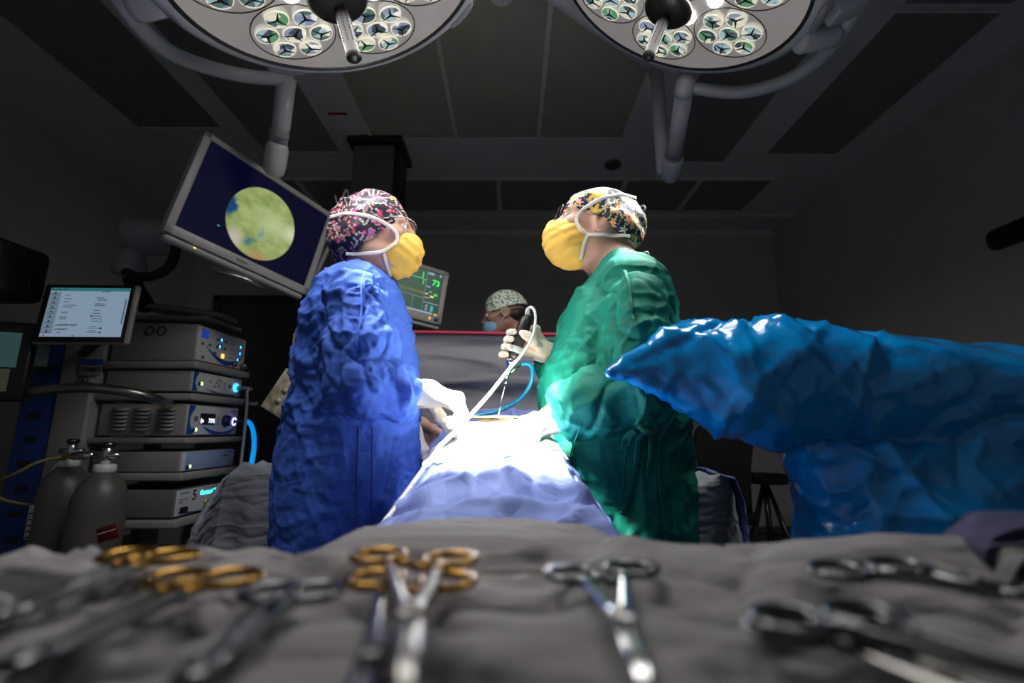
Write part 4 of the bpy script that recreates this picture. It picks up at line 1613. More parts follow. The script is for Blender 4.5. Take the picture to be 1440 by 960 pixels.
f = Field(pw - .14, pw + .17, .0045)
kn = [W(603, 618, 1.42), W(608, 614, 1.43), W(611, 610, 1.45), W(611, 606, 1.47)]
hand_field(f, pw, kn, [[kn[0], W(605, 626, 1.41), W(603, 635, 1.41)], [kn[1], W(611, 624, 1.42), W(610, 633, 1.42)], [kn[2], W(616, 619, 1.44), W(616, 628, 1.44)], [kn[3], W(617, 614, 1.46), W(619, 622, 1.46)]],
           [W(598, 599, 1.42), W(608, 602, 1.40), W(617, 608, 1.40), W(623, 613, 1.40)], .0095)
part('hand', f.mesh(1), M_skin, rp)

# ------------------------------------------------------------------ anaesthetic screen
ZT = W(660, 467, 1.92)[2]


def screen_geo():
    xs_, zs_ = np.linspace(-.86, .62, 150), np.linspace(.62, ZT, 70)
    Xg, Zg = np.meshgrid(xs_, zs_, indexing='ij')
    P = np.stack([Xg.ravel(), np.full(Xg.size, 1.92), Zg.ravel()], 1)
    d = ridges(P, (1.3, 1, 7), 101, .6) * .014 + ridges(P, (4, 1, 9), 103, .8) * .006 - .018 * np.maximum(0, np.sin((P[:, 2] - .6) * 26))
    P[:, 1] += -d * np.clip((ZT - P[:, 2]) / .06, 0, 1)
    P[:, 2] -= .018 * np.clip(P[:, 0] + .35, 0, 2) * ss(.7, ZT, P[:, 2]) - .03 * np.clip(-P[:, 0] - .6, 0, 1)
    I = np.arange(Xg.size).reshape(Xg.shape)
    F = np.stack([I[:-1, :-1], I[1:, :-1], I[1:, 1:], I[:-1, 1:]], -1).reshape(-1, 4)
    B = P + [0, .004, 0]
    n = len(P)
    rim = np.concatenate([I[:, 0], I[-1, 1:], I[-2::-1, -1], I[0, -2:0:-1]])
    m = len(rim)
    S_ = np.array([[rim[i], rim[(i + 1) % m], rim[(i + 1) % m] + n, rim[i] + n] for i in range(m)])
    top = P[I[:, -1]]
    return (np.concatenate([P, B]), np.concatenate([F, F[:, ::-1] + n, S_[:, ::-1]])), top


g, top = screen_geo()
r = root('screen_drape', (-.1, 1.92, .62), 'grey drape hung as a screen behind the patient, with red top edge', 'drape')
part('cloth', g, M_screen, r)
part('red_edge', tube(top + [0, .001, .0], .008, 6), M_red, r)
r2 = root('drape_stand', (-.1, 1.95, 0), 'steel frame posts holding up the grey anaesthetic screen', 'frame')
for x in (-.80, .56):
    part('post', tube([(x, 1.965, 0), (x, 1.965, ZT - .03)], .012, 10), M_steel, r2)
    part('foot', tube([(x, 1.70, .015), (x, 2.18, .015)], .014, 8), M_steel, r2)
part('cross_bar', tube([(-.80, 1.965, ZT - .06), (.56, 1.965, ZT - .06)], .010, 10), M_steel, r2)

# ------------------------------------------------------------------ draped side boards
def board_drape(x0, x1, y0, y1, ztop, zbot, seed, name, label, m, nx=90, ny=70, soft=.16, pull=.09):
    def fn(P):
        x, y = P[:, 0], P[:, 1]
        e = np.minimum.reduce([x - x0, x1 - x, y - y0])
        drop = ss(.0, soft, e)
        # plan contracts where the cloth hangs
        z = zbot + (ztop - zbot) * np.clip(drop, 0, 1) ** .6
        Q = P.copy()
        Q[:, 2] = z + ridges(P, (7, 7, 1), seed, .8) * .014 + ridges(P, (15, 15, 1), seed + 3, .8) * .006
        hang = 1 - drop
        Q[:, 0] += np.where(x - x0 == e, pull, 0) * hang + np.where(x1 - x == e, -pull, 0) * hang
        Q[:, 1] += np.where(y - y0 == e, .12, 0) * hang + hang * .02 * np.sin(x * 40 + seed)
        return Q
    return single(name, sheet(x0, x1, y0, y1, fn, nx, ny), m, label, 'drape')


def side_board(x0, x1, y0, y1, z, label):
    r = root('side_board', ((x0 + x1) / 2, (y0 + y1) / 2, 0), label, 'table')
    part('board_top', bx((x0, y0, z - .04), (x1, y1, z), .01), M_steel, r)
    for x in (x0 + .03, x1 - .03):
        for y in (y0 + .03, y1 - .03):
            part('leg', tube([(x, y, 0), (x, y, z - .04)], .013, 8), M_steel, r)


M_grey2 = mat('blue_grey_cloth_drape', (0.20, 0.215, 0.26), 0.85, var=0.06, vscale=8, bump=0.3, bscale=14, bdist=0.014, crease=True)
side_board(-.88, -.62, 1.46, 1.86, .855, 'narrow steel side board under the drape left of the blue surgeon')
zt = W(340, 672, 1.45)[2] + .0
x0 = W(258, 760, 1.40)[0] - .06
board_drape(x0, -.50, 1.30, 1.92, .885, .55, 111, 'board_drape', 'creased blue-grey drape over a side board left of the blue surgeon', M_grey2)
side_board(.46, .58, 1.46, 1.86, .845, 'narrow steel side board under the drape right of the green surgeon')
board_drape(.26, .70, 1.32, 1.92, .860, .50, 121, 'board_drape', 'pale grey drape over a side board right of the green surgeon', mat('pale_grey_cloth_drape', (0.36, 0.37, 0.40), 0.85, var=0.05, bump=0.3, bscale=14, bdist=0.014, crease=True), 70, 70, .07, .05)
g = sheet(.605, .677, 1.36, 1.92, lambda P: np.stack([P[:, 0] + .006 * np.sin(P[:, 1] * 60), P[:, 1], np.interp(P[:, 0], [.605, .645, .665, .677], [.878, .868, .81, .45]) + ridges(P, (16, 12, 1), 127, .6) * .008], 1), 40, 60)
single('drape_edge_cloth', g, M_sheet, 'blue striped cloth strip along the outer edge of the right board drape', 'cloth')

# ------------------------------------------------------------------ instrument table
TZ = 0.90
r = root('instrument_table', (0, .15, 0), 'steel instrument table under the grey cover in front', 'table')
part('table_top', bx((-.80, -.16, TZ - .035), (.80, .425, TZ - .012), .006), M_steel, r)
for x in (-.76, .76):
    for y in (-.12, .385):
        part('leg', tube([(x, y, 0.03), (x, y, TZ - .035)], .014, 10), M_steel, r)
        part('castor', lathe([(.03, -.012), (.03, .012)], (x, y, .03), (1, 0, 0), 16), M_blackrub, r)
part('shelf', bx((-.76, -.12, .25), (.76, .385, .265), .004), M_steel, r)


def cover(P):
    x, y = P[:, 0], P[:, 1]
    Q = P.copy()
    yE = .425
    over = np.maximum(y - yE, 0)
    bump_ = ridges(P, (5.5, 9, 1), 131, .9) * .009 + ridges(P, (11, 16, 1), 133, .9) * .006 + creases(P * [1, 1, 0], 139, 9, 3.5, 11) * .011 + ridges(P, (24, 28, 1), 143, .9) * .0012
    bump_ = np.where(bump_ > 0, .006 * np.tanh(bump_ / .006), bump_)
    edge = np.exp(-((y - .39) / .05) ** 2)
    fold = ridges(P, (7, 9, 1), 141, .8)
    z = TZ - .002 + bump_ + edge * (.002 + .012 * fold)
    z -= np.where(over > 0, over * 3.6, 0)
    Q[:, 1] = np.where(over > 0, yE + over * .18 + .006 * np.sin(x * 37 + over * 20), y)
    ox = np.maximum(np.abs(x) - .82, 0)
    z -= ox * 3
    Q[:, 0] = np.sign(x) * np.minimum(np.abs(x), .82 + ox * .15)
    Q[:, 2] = z
    return Q


single('table_cover', sheet(-.92, .92, -.17, .53, cover, 330, 150, .002), M_grey, 'wrinkled grey cloth covering the instrument table in the foreground', 'tablecloth')


# ------------------------------------------------------------------ instruments
def clampi(c1, c2, tip, label, mh, ms, kind='clamp', ringr=None, dz=0.0, cross=.55, group=None):
    """ring-handled instrument: two ring centres and the tip as table points"""
    z = TZ + .012 + dz
    c1, c2, tip = (np.array([q[0], q[1], z]) for q in (c1, c2, tip))
    mid = (c1 + c2) / 2
    d = tip - mid
    Ln = np.linalg.norm(d)
    d /= Ln
    s = np.cross(d, [0, 0, 1.0])
    if (c2 - c1) @ s < 0:
        s = -s
    up = np.array([0, 0, 1.0])
    r = root(kind_name[kind], (mid[0], mid[1], TZ), label, kind, group)
    piv = mid + d * Ln * cross
    for i, c in enumerate((c1, c2)):
        sg = -1 if i == 0 else 1
        rx = ringr or .0155
        ring = [c + d * (rx * .72 * math.cos(a)) * 1.25 + s * (rx * math.sin(a)) for a in np.linspace(0, 2 * PI, 28, endpoint=False)]
        rg_ = part('ring_handle', tube(ring, .0032, 8, closed=True, flat=.8), mh, r)
        st = c + d * rx * .9 - s * sg * rx * .45
        part('shank', tube([st, st * .6 + piv * .4 - s * sg * .001 * (-1), piv + s * sg * .002], [.0036, .0034, .0042], 8, smoothn=5, flat=.8), ms, r)
        nk = part('ring_neck', tube([c + d * rx * .55 - s * sg * rx * .8, st, st * .85 + piv * .15], [.003, .0040, .0036], 8, smoothn=4, flat=.9), mh, r)
        part('jaw', tube([piv - s * sg * .002, piv * .5 + tip * .5 - s * sg * .0016, tip - s * sg * .0006], [.0042, .0034, .0012], 8, flat=.8), ms, r)
    part('box_lock', bx((-.006, -.009, -.0042), (.006, .009, .0042), .002, 2, basis(piv, s, d)), ms, r)
    part('pivot_screw', lathe([(.003, .0), (.003, .0052), (.0015, .0058)], piv, up, 12), ms, r)
    a = c1 + d * .022 + (c2 - c1) * .30
    b = c1 + d * .022 + (c2 - c1) * .70
    part('ratchet', join(tube([c1 + d * .014 + (c2 - c1) * .22 + up * .001, a * .5 + b * .5 + up * .002], .0026, 6), tube([c2 + d * .014 - (c2 - c1) * .22 - up * .001, a * .5 + b * .5], .0026, 6)), mh, r)
    return r


kind_name = {'clamp': 'surgical_clamp', 'needle holder': 'needle_holder', 'scissors': 'surgical_scissors'}
tp = lambda px, py: T(px, py, TZ + .008)
G = 'ring handled instruments on the grey cover'


def aim(c1, c2, thru, length):
    m = (tp(*c1) + tp(*c2)) / 2
    d = tp(*thru) - m
    d /= np.linalg.norm(d)
    return m + d * length


clampi(tp(179, 789), tp(239, 790), aim((179, 789), (239, 790), (20, 872), .20), 'gold handled needle holder nearest the left edge, farthest of the gold ones', M_gold, M_dsteel, 'needle holder', .0165, group=G)
clampi(tp(247, 822), tp(322, 822), aim((247, 822), (322, 822), (30, 950), .19), 'gold handled needle holder between the farthest gold one and the dark clamp', M_gold, M_dsteel, 'needle holder', .0165, group=G)
clampi(tp(378, 844), tp(440, 843), aim((378, 844), (440, 843), (295, 950), .16), 'dark steel clamp just right of the two left gold needle holders', M_dsteel, M_dsteel, 'clamp', .0140, group=G)
clampi(tp(526, 824), tp(628, 827), aim((526, 824), (628, 827), (515, 965), .17), 'gold handled needle holder lying underneath in the crossed central pair', M_gold, M_dsteel, 'needle holder', .0155, group=G)
clampi(tp(530, 812), tp(631, 818), aim((530, 812), (631, 818), (572, 965), .17), 'gold handled needle holder lying on top in the crossed central pair', M_gold, M_steel, 'needle holder', .0155, dz=.009, group=G)
clampi(tp(806, 817), tp(889, 809), aim((806, 817), (889, 809), (903, 960), .15), 'single dark steel clamp with open handles right of the gold pair', M_dsteel, M_chrome, 'clamp', .0150, group=G, cross=.5)
clampi(tp(1183, 812), tp(1268, 806), aim((1183, 812), (1268, 806), (1330, 828), .09), 'dark steel clamp lying near the blue towel bundle at right', M_dsteel, M_dsteel, 'clamp', .0175, group=G)
clampi(tp(1112, 898), tp(1212, 892), aim((1112, 898), (1212, 892), (1285, 955), .13), 'dark steel clamp in the near right foreground, lowest in the photo', M_dsteel, M_steel, 'clamp', .0165, group=G)
clampi(tp(1118, 915), tp(1222, 908), aim((1118, 915), (1222, 908), (1310, 955), .13), 'second dark steel clamp tucked against the lowest one at right', M_dsteel, M_dsteel, 'clamp', .0150, dz=.008, group=G)

# bunched dark blue towels at the right end of the table
c = T(1420, 800, TZ)
r = root('towel_bundle', (c[0], c[1], TZ), 'bunched dark blue towel with looped folds at the right end of the table', 'towel')


def fold(pts, wid, th, seed):
    wid *= .5
    P = spline(pts, 10)
    w = np.linspace(-.5, .5, 15) * wid
    V = np.array([[p[0] + .12 * q, p[1] + q, p[2] - .12 * abs(q)] for p in P for q in w])
    n = len(w)
    I = np.arange(len(V)).reshape(-1, n)
    F = np.stack([I[:-1, :-1], I[1:, :-1], I[1:, 1:], I[:-1, 1:]], -1).reshape(-1, 4)
    V = V + vnormals(V, F) * (ridges(V, (22, 22, 22), seed, .7) * .004)[:, None]
    N = vnormals(V, F)
    m = len(V)
    rim = np.concatenate([I[:, 0], I[-1, 1:], I[-2::-1, -1], I[0, -2:0:-1]])
    k = len(rim)
    S_ = np.array([[rim[i], rim[i] + m, rim[(i + 1) % k] + m, rim[(i + 1) % k]] for i in range(k)])
    return np.concatenate([V, V - N * th]), np.concatenate([F, F[:, ::-1] + m, S_[:, ::-1]])


Yt = .40
q = lambda px, py, y=Yt: W(px, py, y)
part('outer_fold', fold([q(1385, 804), q(1362, 792), q(1348, 770), q(1358, 748), q(1386, 732), q(1425, 726), q(1470, 730), q(1500, 760)], .10, .006, 151), M_navy, r)
part('inner_fold', fold([q(1378, 798, .385), q(1362, 782, .385), q(1364, 762, .385), q(1392, 748, .385), q(1432, 752, .385), q(1480, 775, .385)], .07, .006, 153), M_navy, r)
part('lower_fold', fold([q(1386, 806, .37), q(1395, 782, .37), q(1420, 772, .37), q(1460, 785, .37), q(1500, 810, .37)], .08, .006, 157), mat('grey_green_towel', (0.16, 0.17, 0.16), 0.85, bump=.3, bscale=40, bdist=.006), r)

# ------------------------------------------------------------------ cables and tubes of the scope
cab = [W(740, 443, 1.22), W(741, 436, 1.22), W(747, 432, 1.21), W(752, 438, 1.20), W(753, 452, 1.19), W(748, 475, 1.17), W(735, 497, 1.15), W(715, 520, 1.12), W(690, 552, 1.08), W(665, 580, 1.04), W(645, 602, 1.00),
       W(622, 624, .95), W(602, 650, .90), W(578, 683, .86), W(555, 715, .82), W(535, 742, .78), W(515, 790, .76)]
single('camera_cable', tube(cab, .0041, 10, smoothn=6), M_cable, 'white camera cable looping from the scope down across the drape', 'cable')
tb = [W(733, 511, 1.22), W(744, 512, 1.22), W(749, 522, 1.22), W(746, 540, 1.23), W(732, 560, 1.25), W(708, 575, 1.27), W(680, 583, 1.28), W(650, 588, 1.28), W(620, 600, 1.26)]
single('irrigation_tube', tube(tb, .0058, 10, smoothn=6), M_bluetube, 'bright blue irrigation tube curving from the scope behind the knee', 'tube')

# ------------------------------------------------------------------ person behind the screen
YA = 2.32
ra = root('person', (W(718, 500, YA)[0], YA, 0), 'person in leaf print cap and pale blue mask behind the grey screen', 'person')
hd = Head(W(709, 442, YA), PI, math.radians(-8))
nb = W(735, 480, YA)
f = Field((-.40, 2.0, 0), (.42, 2.66, 1.80), .008)
hd.build(f, nb)
xb = nb[0] + .03
f.add(loft_(2, [.82, 1.0, 1.2, 1.34, 1.42, 1.46], [xb] * 6, YA, [.11, .11, .12, .11, .08, .055], [.16, .16, .19, .19, .12, .06]), .03)
for q in (-1, 1):
    s_ = np.array([xb, YA + q * .18, 1.36])
    e_ = np.array([xb - .02, YA + q * .21, 1.08])
    w_ = np.array([xb - .24, YA + q * .16, 1.02])
    f.add(cap_(s_, e_, .05, .042), .03)
    f.add(cap_(e_, w_, .04, .028), .02)
    f.add(cap_(w_, w_ + [-.08, 0, -.02], .026, .02), .01)
legs(f, xb, YA, -1)
part('body', f.mesh(1), M_skin2, ra)
eyes(hd, ra)
f = Field((-.40, 2.0, .6), (.42, 2.66, 1.5), .010)
f.add(loft_(2, [.68, .9, 1.2, 1.35, 1.42, 1.445], [xb] * 6, YA, [.14, .13, .14, .125, .10, .08], [.19, .18, .205, .20, .14, .10]), .03)
for q in (-1, 1):
    f.add(cap_((xb, YA + q * .18, 1.36), (xb - .01, YA + q * .205, 1.15), .068, .062), .03)
V, F = f.mesh(1)
part('scrub_top', (wrinkle(V, F, [((8, 8, 6), .005, 3, None)]), F), M_scrub, ra)
clothes_low(ra, xb, YA, -1, M_scrub)
f = Field(hd.o - .19, hd.o + .19, .0055)
f.add(hd.ell((-.012, 0, .030), (.110, .087, .100)))
f.add(hd.ell((-.05, 0, .015), (.075, .085, .07)), .03)
f.clip(hd.half((-.12, 0, -1), -.014))
V, F = f.mesh(1)
V = wrinkle(V, F, [((16, 16, 16), .003, 5, None)])
o = part('scrub_cap', (V, F), M_capA, ra)
attr_uv(o, cap_uv(hd, V, (-.02, 0, .02)))
f = Field(hd.o - .19, hd.o + .19, .0055)
f.add(hd.ell((.060, 0, -.066), (.062, .060, .058)))
f.cut(hd.ell((.046, 0, -.075), (.052, .053, .058)))
f.clip(hd.half((-1, 0, .12), -.050))
f.clip(hd.half((0, 0, 1), -.022))
mk = part('face_mask', f.mesh(1), M_bmask, ra)
part('ear_loop', tube([hd.w(.06, .062, -.03), hd.w(.03, .077, -.01), hd.w(-.01, .09, .012)], .0018, 6), M_strap, mk)
part('ear_loop', tube([hd.w(.05, .055, -.09), hd.w(.02, .072, -.05), hd.w(-.012, .09, -.02)], .0018, 6), M_strap, mk)
part('hair', lathe([(.0, -.055), (.045, -.045), (.07, -.01), (.072, .02), (.03, .05), (0, .055)], hd.w(-.045, 0, -.015), hd.R[:, 2], 20, cap=False), M_hair, ra)

# ------------------------------------------------------------------ screens (flat print is thin geometry on the panel)
def Rm(cols):
    return np.array(cols, float)


class Panel:
    """flat device face: centre c, x right, z up, normal n towards the viewer, size w x h"""
    def __init__(s, c, R, w, h):
        s.c = np.array(c, float)
        R = np.array(R, float)
        s.ex, s.ez = R[:, 0] / np.linalg.norm(R[:, 0]), R[:, 2] / np.linalg.norm(R[:, 2])
        s.n = np.cross(s.ex, s.ez)
        s.w, s.h = w, h
        s.M = basis(s.c, s.ex, s.ez)          # local x right, y up, z towards viewer

    def p(s, u, v, d=0.0):
        return s.c + s.ex * (u - .5) * s.w + s.ez * (v - .5) * s.h + s.n * d

    def box(s, u0, u1, v0, v1, d0, d1, bev=0.0):
        return bx(((u0 - .5) * s.w, (v0 - .5) * s.h, d0), ((u1 - .5) * s.w, (v1 - .5) * s.h, d1), bev, 2, s.M)

    def txt(s, body, u, v, size, d, align='LEFT', bold=0.0):
        return textgeo(body, size, s.M @ Matrix.Translation(((u - .5) * s.w, (v - .5) * s.h, d)), .0002, align, bold)

    def line(s, pts, r, d):
        return tube([s.p(u, v, d) for u, v in pts], r, 4)


R_sony = [[0.485, -0.849, 0.21], [0.863, 0.504, 0.045], [-0.144, 0.16, 0.977]]
P = Panel((-1.05, 1.776, 1.859), R_sony, .60, .42)
r = root('surgical_monitor', P.p(.5, 0), 'large white framed monitor showing a round green endoscope image, tilted behind the blue surgeon', 'monitor')
part('bezel', join(P.box(0, 1, 0, 1, -.045, -.002, .012), P.box(0, .045, 0, 1, -.01, .004, .003), P.box(.955, 1, 0, 1, -.01, .004, .003), P.box(0, 1, .945, 1, -.01, .004, .003), P.box(0, 1, 0, .085, -.01, .004, .003)), M_greyp2 if 'M_greyp2' in globals() else mat('pale_grey_bezel', (0.50, 0.49, 0.47), 0.4), r)
part('lower_lip', P.box(.02, .98, -.065, .005, -.05, -.004, .018), MATS['pale_grey_bezel'], r)
part('back_cover', P.box(.2, .8, .2, .8, -.09, -.044, .02), M_greyp, r)
part('lettering', P.txt('SONY', .47, .026, .017, .0046, 'CENTER', .0003), M_dark, r)
part('power_light', P.box(.185, .195, -.03, -.018, -.006, -.002), emis('amber_light', (1.0, .7, .1), 2.0), r, False)


def scope_mat():
    m = bpy.data.materials.new('endoscope_picture')
    nt, N, Lk = nl(m)
    b = N['Principled BSDF']
    b.inputs['Base Color'].default_value = (.005, .005, .01, 1)
    b.inputs['Roughness'].default_value = .6
    b.inputs['Specular IOR Level'].default_value = .15
    at = N.new('ShaderNodeAttribute')
    at.attribute_name = 'cuv'

    def node(t, **kw):
        n = N.new(t)
        for k, v in kw.items():
            setattr(n, k, v)
        return n

    def mixc(f, A, B):
        n = node('ShaderNodeMix', data_type='RGBA')
        if isinstance(f, float):
            n.inputs[0].default_value = f
        else:
            Lk.new(f, n.inputs[0])
        for i, q in ((6, A), (7, B)):
            if isinstance(q, tuple):
                n.inputs[i].default_value = (*q, 1)
            else:
                Lk.new(q, n.inputs[i])
        return n.outputs[2]

    def blob(cx, cy, rx, ry, soft, warp=.0):
        mp = node('ShaderNodeMapping')
        mp.inputs['Location'].default_value = (-cx / rx, -cy / ry, 0)
        mp.inputs['Scale'].default_value = (1 / rx, 1 / ry, 0)
        src = at.outputs['Vector']
        if warp:
            nz = node('ShaderNodeTexNoise')
            nz.inputs['Scale'].default_value = 14
            Lk.new(at.outputs['Vector'], nz.inputs['Vector'])
            sb = node('ShaderNodeVectorMath', operation='MULTIPLY_ADD')
            Lk.new(nz.outputs['Color'], sb.inputs[0])
            sb.inputs[1].default_value = (warp, warp, 0)
            Lk.new(at.outputs['Vector'], sb.inputs[2])
            src = sb.outputs[0]
        Lk.new(src, mp.inputs[0])
        ln = node('ShaderNodeVectorMath', operation='LENGTH')
        Lk.new(mp.outputs[0], ln.inputs[0])
        mr = node('ShaderNodeMapRange')
        mr.inputs[1].default_value = 1.0
        mr.inputs[2].default_value = 1.0 - soft
        mr.inputs[3].default_value = 0
        mr.inputs[4].default_value = 1
        Lk.new(ln.outputs['Value'], mr.inputs[0])
        return mr.outputs[0]
    nz = node('ShaderNodeTexNoise')
    nz.inputs['Scale'].default_value = 9
    nz.inputs['Detail'].default_value = 4
    Lk.new(at.outputs['Vector'], nz.inputs['Vector'])
    cr = node('ShaderNodeValToRGB')
    cr.color_ramp.elements[0].position = .32
    cr.color_ramp.elements[0].color = (.27, .38, .11, 1)
    cr.color_ramp.elements[1].position = .68
    cr.color_ramp.elements[1].color = (.50, .60, .22, 1)
    Lk.new(nz.outputs['Fac'], cr.inputs[0])
    c = cr.outputs[0]
    c = mixc(blob(.745, .515, .10, .14, .9), c, (.9, .9, .65))
    c = mixc(blob(0.595, .50, .22, .22, .95), c, (.62, .72, .36))
    c = mixc(blob(0.515, .245, .06, .06, .8, .1), c, (.05, .22, .24))
    c = mixc(blob(0.535, .27, .02, .025, .8), c, (.45, .55, .30))
    c = mixc(blob(0.575, .40, .03, .10, .9, .1), c, (.20, .42, .36))
    c = mixc(blob(0.595, .10, .12, .10, .9, .05), c, (.55, .30, .14))
    c = mixc(blob(0.355, .15, .09, .16, .9), c, (.72, .62, .55))
    c = mixc(blob(0.305, .52, .05, .16, .5, .08), c, (.01, .08, .22))
    disc = blob(.512, .455, .272, .43, .04)
    bg = (.0015, .002, .020)
    c = mixc(disc, bg, c)
    c = mixc(blob(.236, .20, .012, .012, .5), c, (.05, .5, .4))
    Lk.new(c, b.inputs['Emission Color'])
    b.inputs['Emission Strength'].default_value = .44
    return m


def flat_panel(P, u0, u1, v0, v1, d, m, name, par, n=12):
    U, Vv = np.meshgrid(np.linspace(0, 1, n), np.linspace(0, 1, n), indexing='ij')
    V = np.array([P.p(u0 + (u1 - u0) * a, v0 + (v1 - v0) * b, d) for a, b in zip(U.ravel(), Vv.ravel())])
    I = np.arange(n * n).reshape(n, n)
    F = np.stack([I[:-1, :-1], I[1:, :-1], I[1:, 1:], I[:-1, 1:]], -1).reshape(-1, 4)
    o = part(name, (V, F), m, par, False)
    attr_uv(o, np.stack([U.ravel(), Vv.ravel(), 0 * U.ravel()], 1))
    return o


flat_panel(P, .05, .95, .09, .94, .0005, scope_mat(), 'screen', r)
# handle rail under the monitor
part('rail_handle', tube([W(297, 378, 1.62), W(340, 391, 1.68), W(372, 404, 1.74)], .012, 10), M_steel, r)
# monitor arm
r = root('monitor_arm', W(215, 430, 2.1), 'grey jointed monitor arm with black cable hose left of the monitor', 'monitor arm')
c = W(212, 332, 1.85)
part('elbow_joint', lathe([(.0, -.10), (.06, -.095), (.078, -.075), (.082, 0), (.078, .07), (.05, .10), (.03, .16)], c, (1, .25, .0), 28, cap=False), M_greyp, r)
part('mount_arm', tube([c + [.06, .02, 0], P.p(.5, .5, -.08)], .035, 14), M_greyp, r)
part('pivot', lathe([(.0, -.06), (.055, -.05), (.06, -.03), (.06, .0), (.045, .04), (.045, .08)], W(184, 372, 1.85), (.1, 0, 1), 24, cap=False), M_greyp, r)
part('cable_hose', tube([W(172, 378, 1.82), W(190, 388, 1.80), W(215, 388, 1.78), W(238, 375, 1.78), W(247, 352, 1.80), W(246, 340, 1.82)], .019, 12, smoothn=5), M_blackrub, r)
part('support_post', tube([W(184, 372, 1.86), W(188, 400, 2.0), W(205, 430, 2.16)], [.04, .035, .04], 14), M_black, r)

# ------------------------------------------------------------------ equipment cart
CY0, CY1, CXF, CXB = 2.00, 2.385, -1.415, -1.80
zc = lambda py: W(262, py, CY0)[2]
r = root('equipment_cart', (-1.62, 2.2, 0), 'grey medical cart with shelves of consoles at the left', 'cart')
for (a, b) in ((508, 518), (553, 563), (615, 624), (665, 676), (731, 743)):
    z1, z0 = zc(a), zc(b)
    part('shelf', bx((CXB - .02, CY0 - .02, z0), (CXF + .03, CY1 + .01, z1), .008), M_beigep, r)
part('column', bx((-1.96, CY0 - .04, .12), (-1.81, CY0 + .10, W(130, 478, CY0)[2]), .012), M_beigep, r)
part('blue_side_strip', bx((-2.115, CY0 - .03, .12), (-1.965, CY0 + .06, W(130, 478, CY0)[2]), .006), mat('blue_vertical_panel', (0.01, 0.05, 0.25), 0.5), r)
for k in range(9):
    z = .45 + .1 * k
    part('strip_slot', bx((-2.07 + .01 * (k % 2), CY0 - .034, z), (-2.01, CY0 - .028, z + .025), .002), M_black, r, False)
part('cart_base', bx((-2.1, CY0 - .05, .07), (CXF + .05, CY1 + .05, .13), .02), M_dgrey, r)
for x in (-2.05, CXF):
    for y in (CY0, CY1):
        part('castor', lathe([(.035, -.015), (.038, 0), (.035, .015)], (x, y, .038), (1, 0, 0), 16), M_blackrub, r)
part('rear_post', bx((-1.84, CY1 - .06, .12), (-1.79, CY1, zc(508)), .006), M_dgrey, r)
bz = lambda px, py: W(px, py, CY0 - .045)
badge = part('badge', bx((bz(109, 528)[0], CY0 - .046, bz(109, 528)[2]), (bz(148, 488)[0], CY0 - .041, bz(148, 484)[2]), .002), M_beigep, r)
part('badge_stripe', bx((bz(110, 513)[0], CY0 - .048, bz(110, 513)[2]), (bz(146, 505)[0], CY0 - .0455, bz(146, 505)[2])), M_blue, badge, False)
t0 = bz(107, 522)
part('lettering', textgeo('CONMED', .027, basis(t0 + [0, -.003, 0], (1, 0, 0), (0, 0, 1)), .0003, 'LEFT', .0004), mat('dark_lettering', (0.03, 0.03, 0.05), .6), badge)
c = bz(116, 536) + [0, -.002, 0]
part('warning_sign', tube([c + [.022 * math.cos(a), 0, .022 * math.sin(a)] for a in np.linspace(0, 2 * PI, 24, endpoint=False)], .002, 5, closed=True), M_dark, r)
part('warning_mark', tube([c + [-.009, 0, -.012], c + [0, 0, .012], c + [.009, 0, -.012]], .002, 5), M_dark, r)
# steel handles
part('rear_handle', tube([W(8, 557, 1.80), W(40, 551, 1.74), W(90, 546, 1.70), W(140, 546, 1.70), W(190, 553, 1.74), W(222, 562, 1.82), W(234, 568, 1.90), W(238, 568, 1.98)], .019, 12, smoothn=5), M_steel, r)
part('front_handle', tube([(CXF + .03, CY1 - .02, zc(560)), W(345, 566, 2.38), W(362, 568, 2.34)], .012, 10), M_steel, r)

GC = 'consoles stacked on the medical cart'
BLK = M_black


def console(py0, py1, label, depthx=None, body=M_beigep, x0=CXB + .01, yin=0.0):
    z1, z0 = zc(py0), zc(py1)
    z0 = max(z0, 0)
    rr_ = root('console', (CXB + .2, CY0 + .19, z0), label, 'console', GC)
    part('case', bx((x0, CY0 + .0 + yin, z0 + .001), (CXF + .0, CY1 - .01, z1), .006), body, rr_)
    Pn = Panel((CXF + .002, (CY0 + CY1 - .01) / 2, (z0 + z1) / 2), np.array([[0, -1, 0], [1, 0, 0], [0, 0, 1]], float), CY1 - CY0 - .01, z1 - z0)
    part('front_panel', Pn.box(.015, .985, .04, .96, -.004, .004, .003), M_panelw, rr_)
    return rr_, Pn


def swoosh(Pn, u0, u1, vlow, vhi, th, r_, m=M_blue):
    n = 14
    up, lo = [], []
    for i in range(n + 1):
        t = i / n
        u = u0 + (u1 - u0) * t
        v = vhi * (1 - t) ** 2 + vlow * 2 * t * (1 - t) * .4 + (vhi * 1.05) * t ** 3
        v2 = v - th * math.sin(PI * min(t * .92 + .04, 1))
        up.append((u, v))
        lo.append((u, max(v2, .05)))
    poly = [((u - .5) * Pn.w, (v - .5) * Pn.h) for u, v in up + lo[::-1]]
    part('printed_band', prism(poly, Pn.c + Pn.n * .0042, Pn.ex, Pn.ez, .0006), m, r_, False)


def knob(Pn, u, v, rad, r_, m, name='knob', h=.008):
    return part(name, lathe([(rad, 0), (rad, h * .8), (rad * .8, h)], Pn.p(u, v, .003), Pn.n, 14), m, r_)


def led(Pn, u, v, s_, col, st, r_, nm):
    return part('indicator_light', Pn.box(u - s_ / Pn.w / 2, u + s_ / Pn.w / 2, v - s_ / Pn.h / 2, v + s_ / Pn.h / 2, .003, .0062), emis(nm, col, st), r_, False)


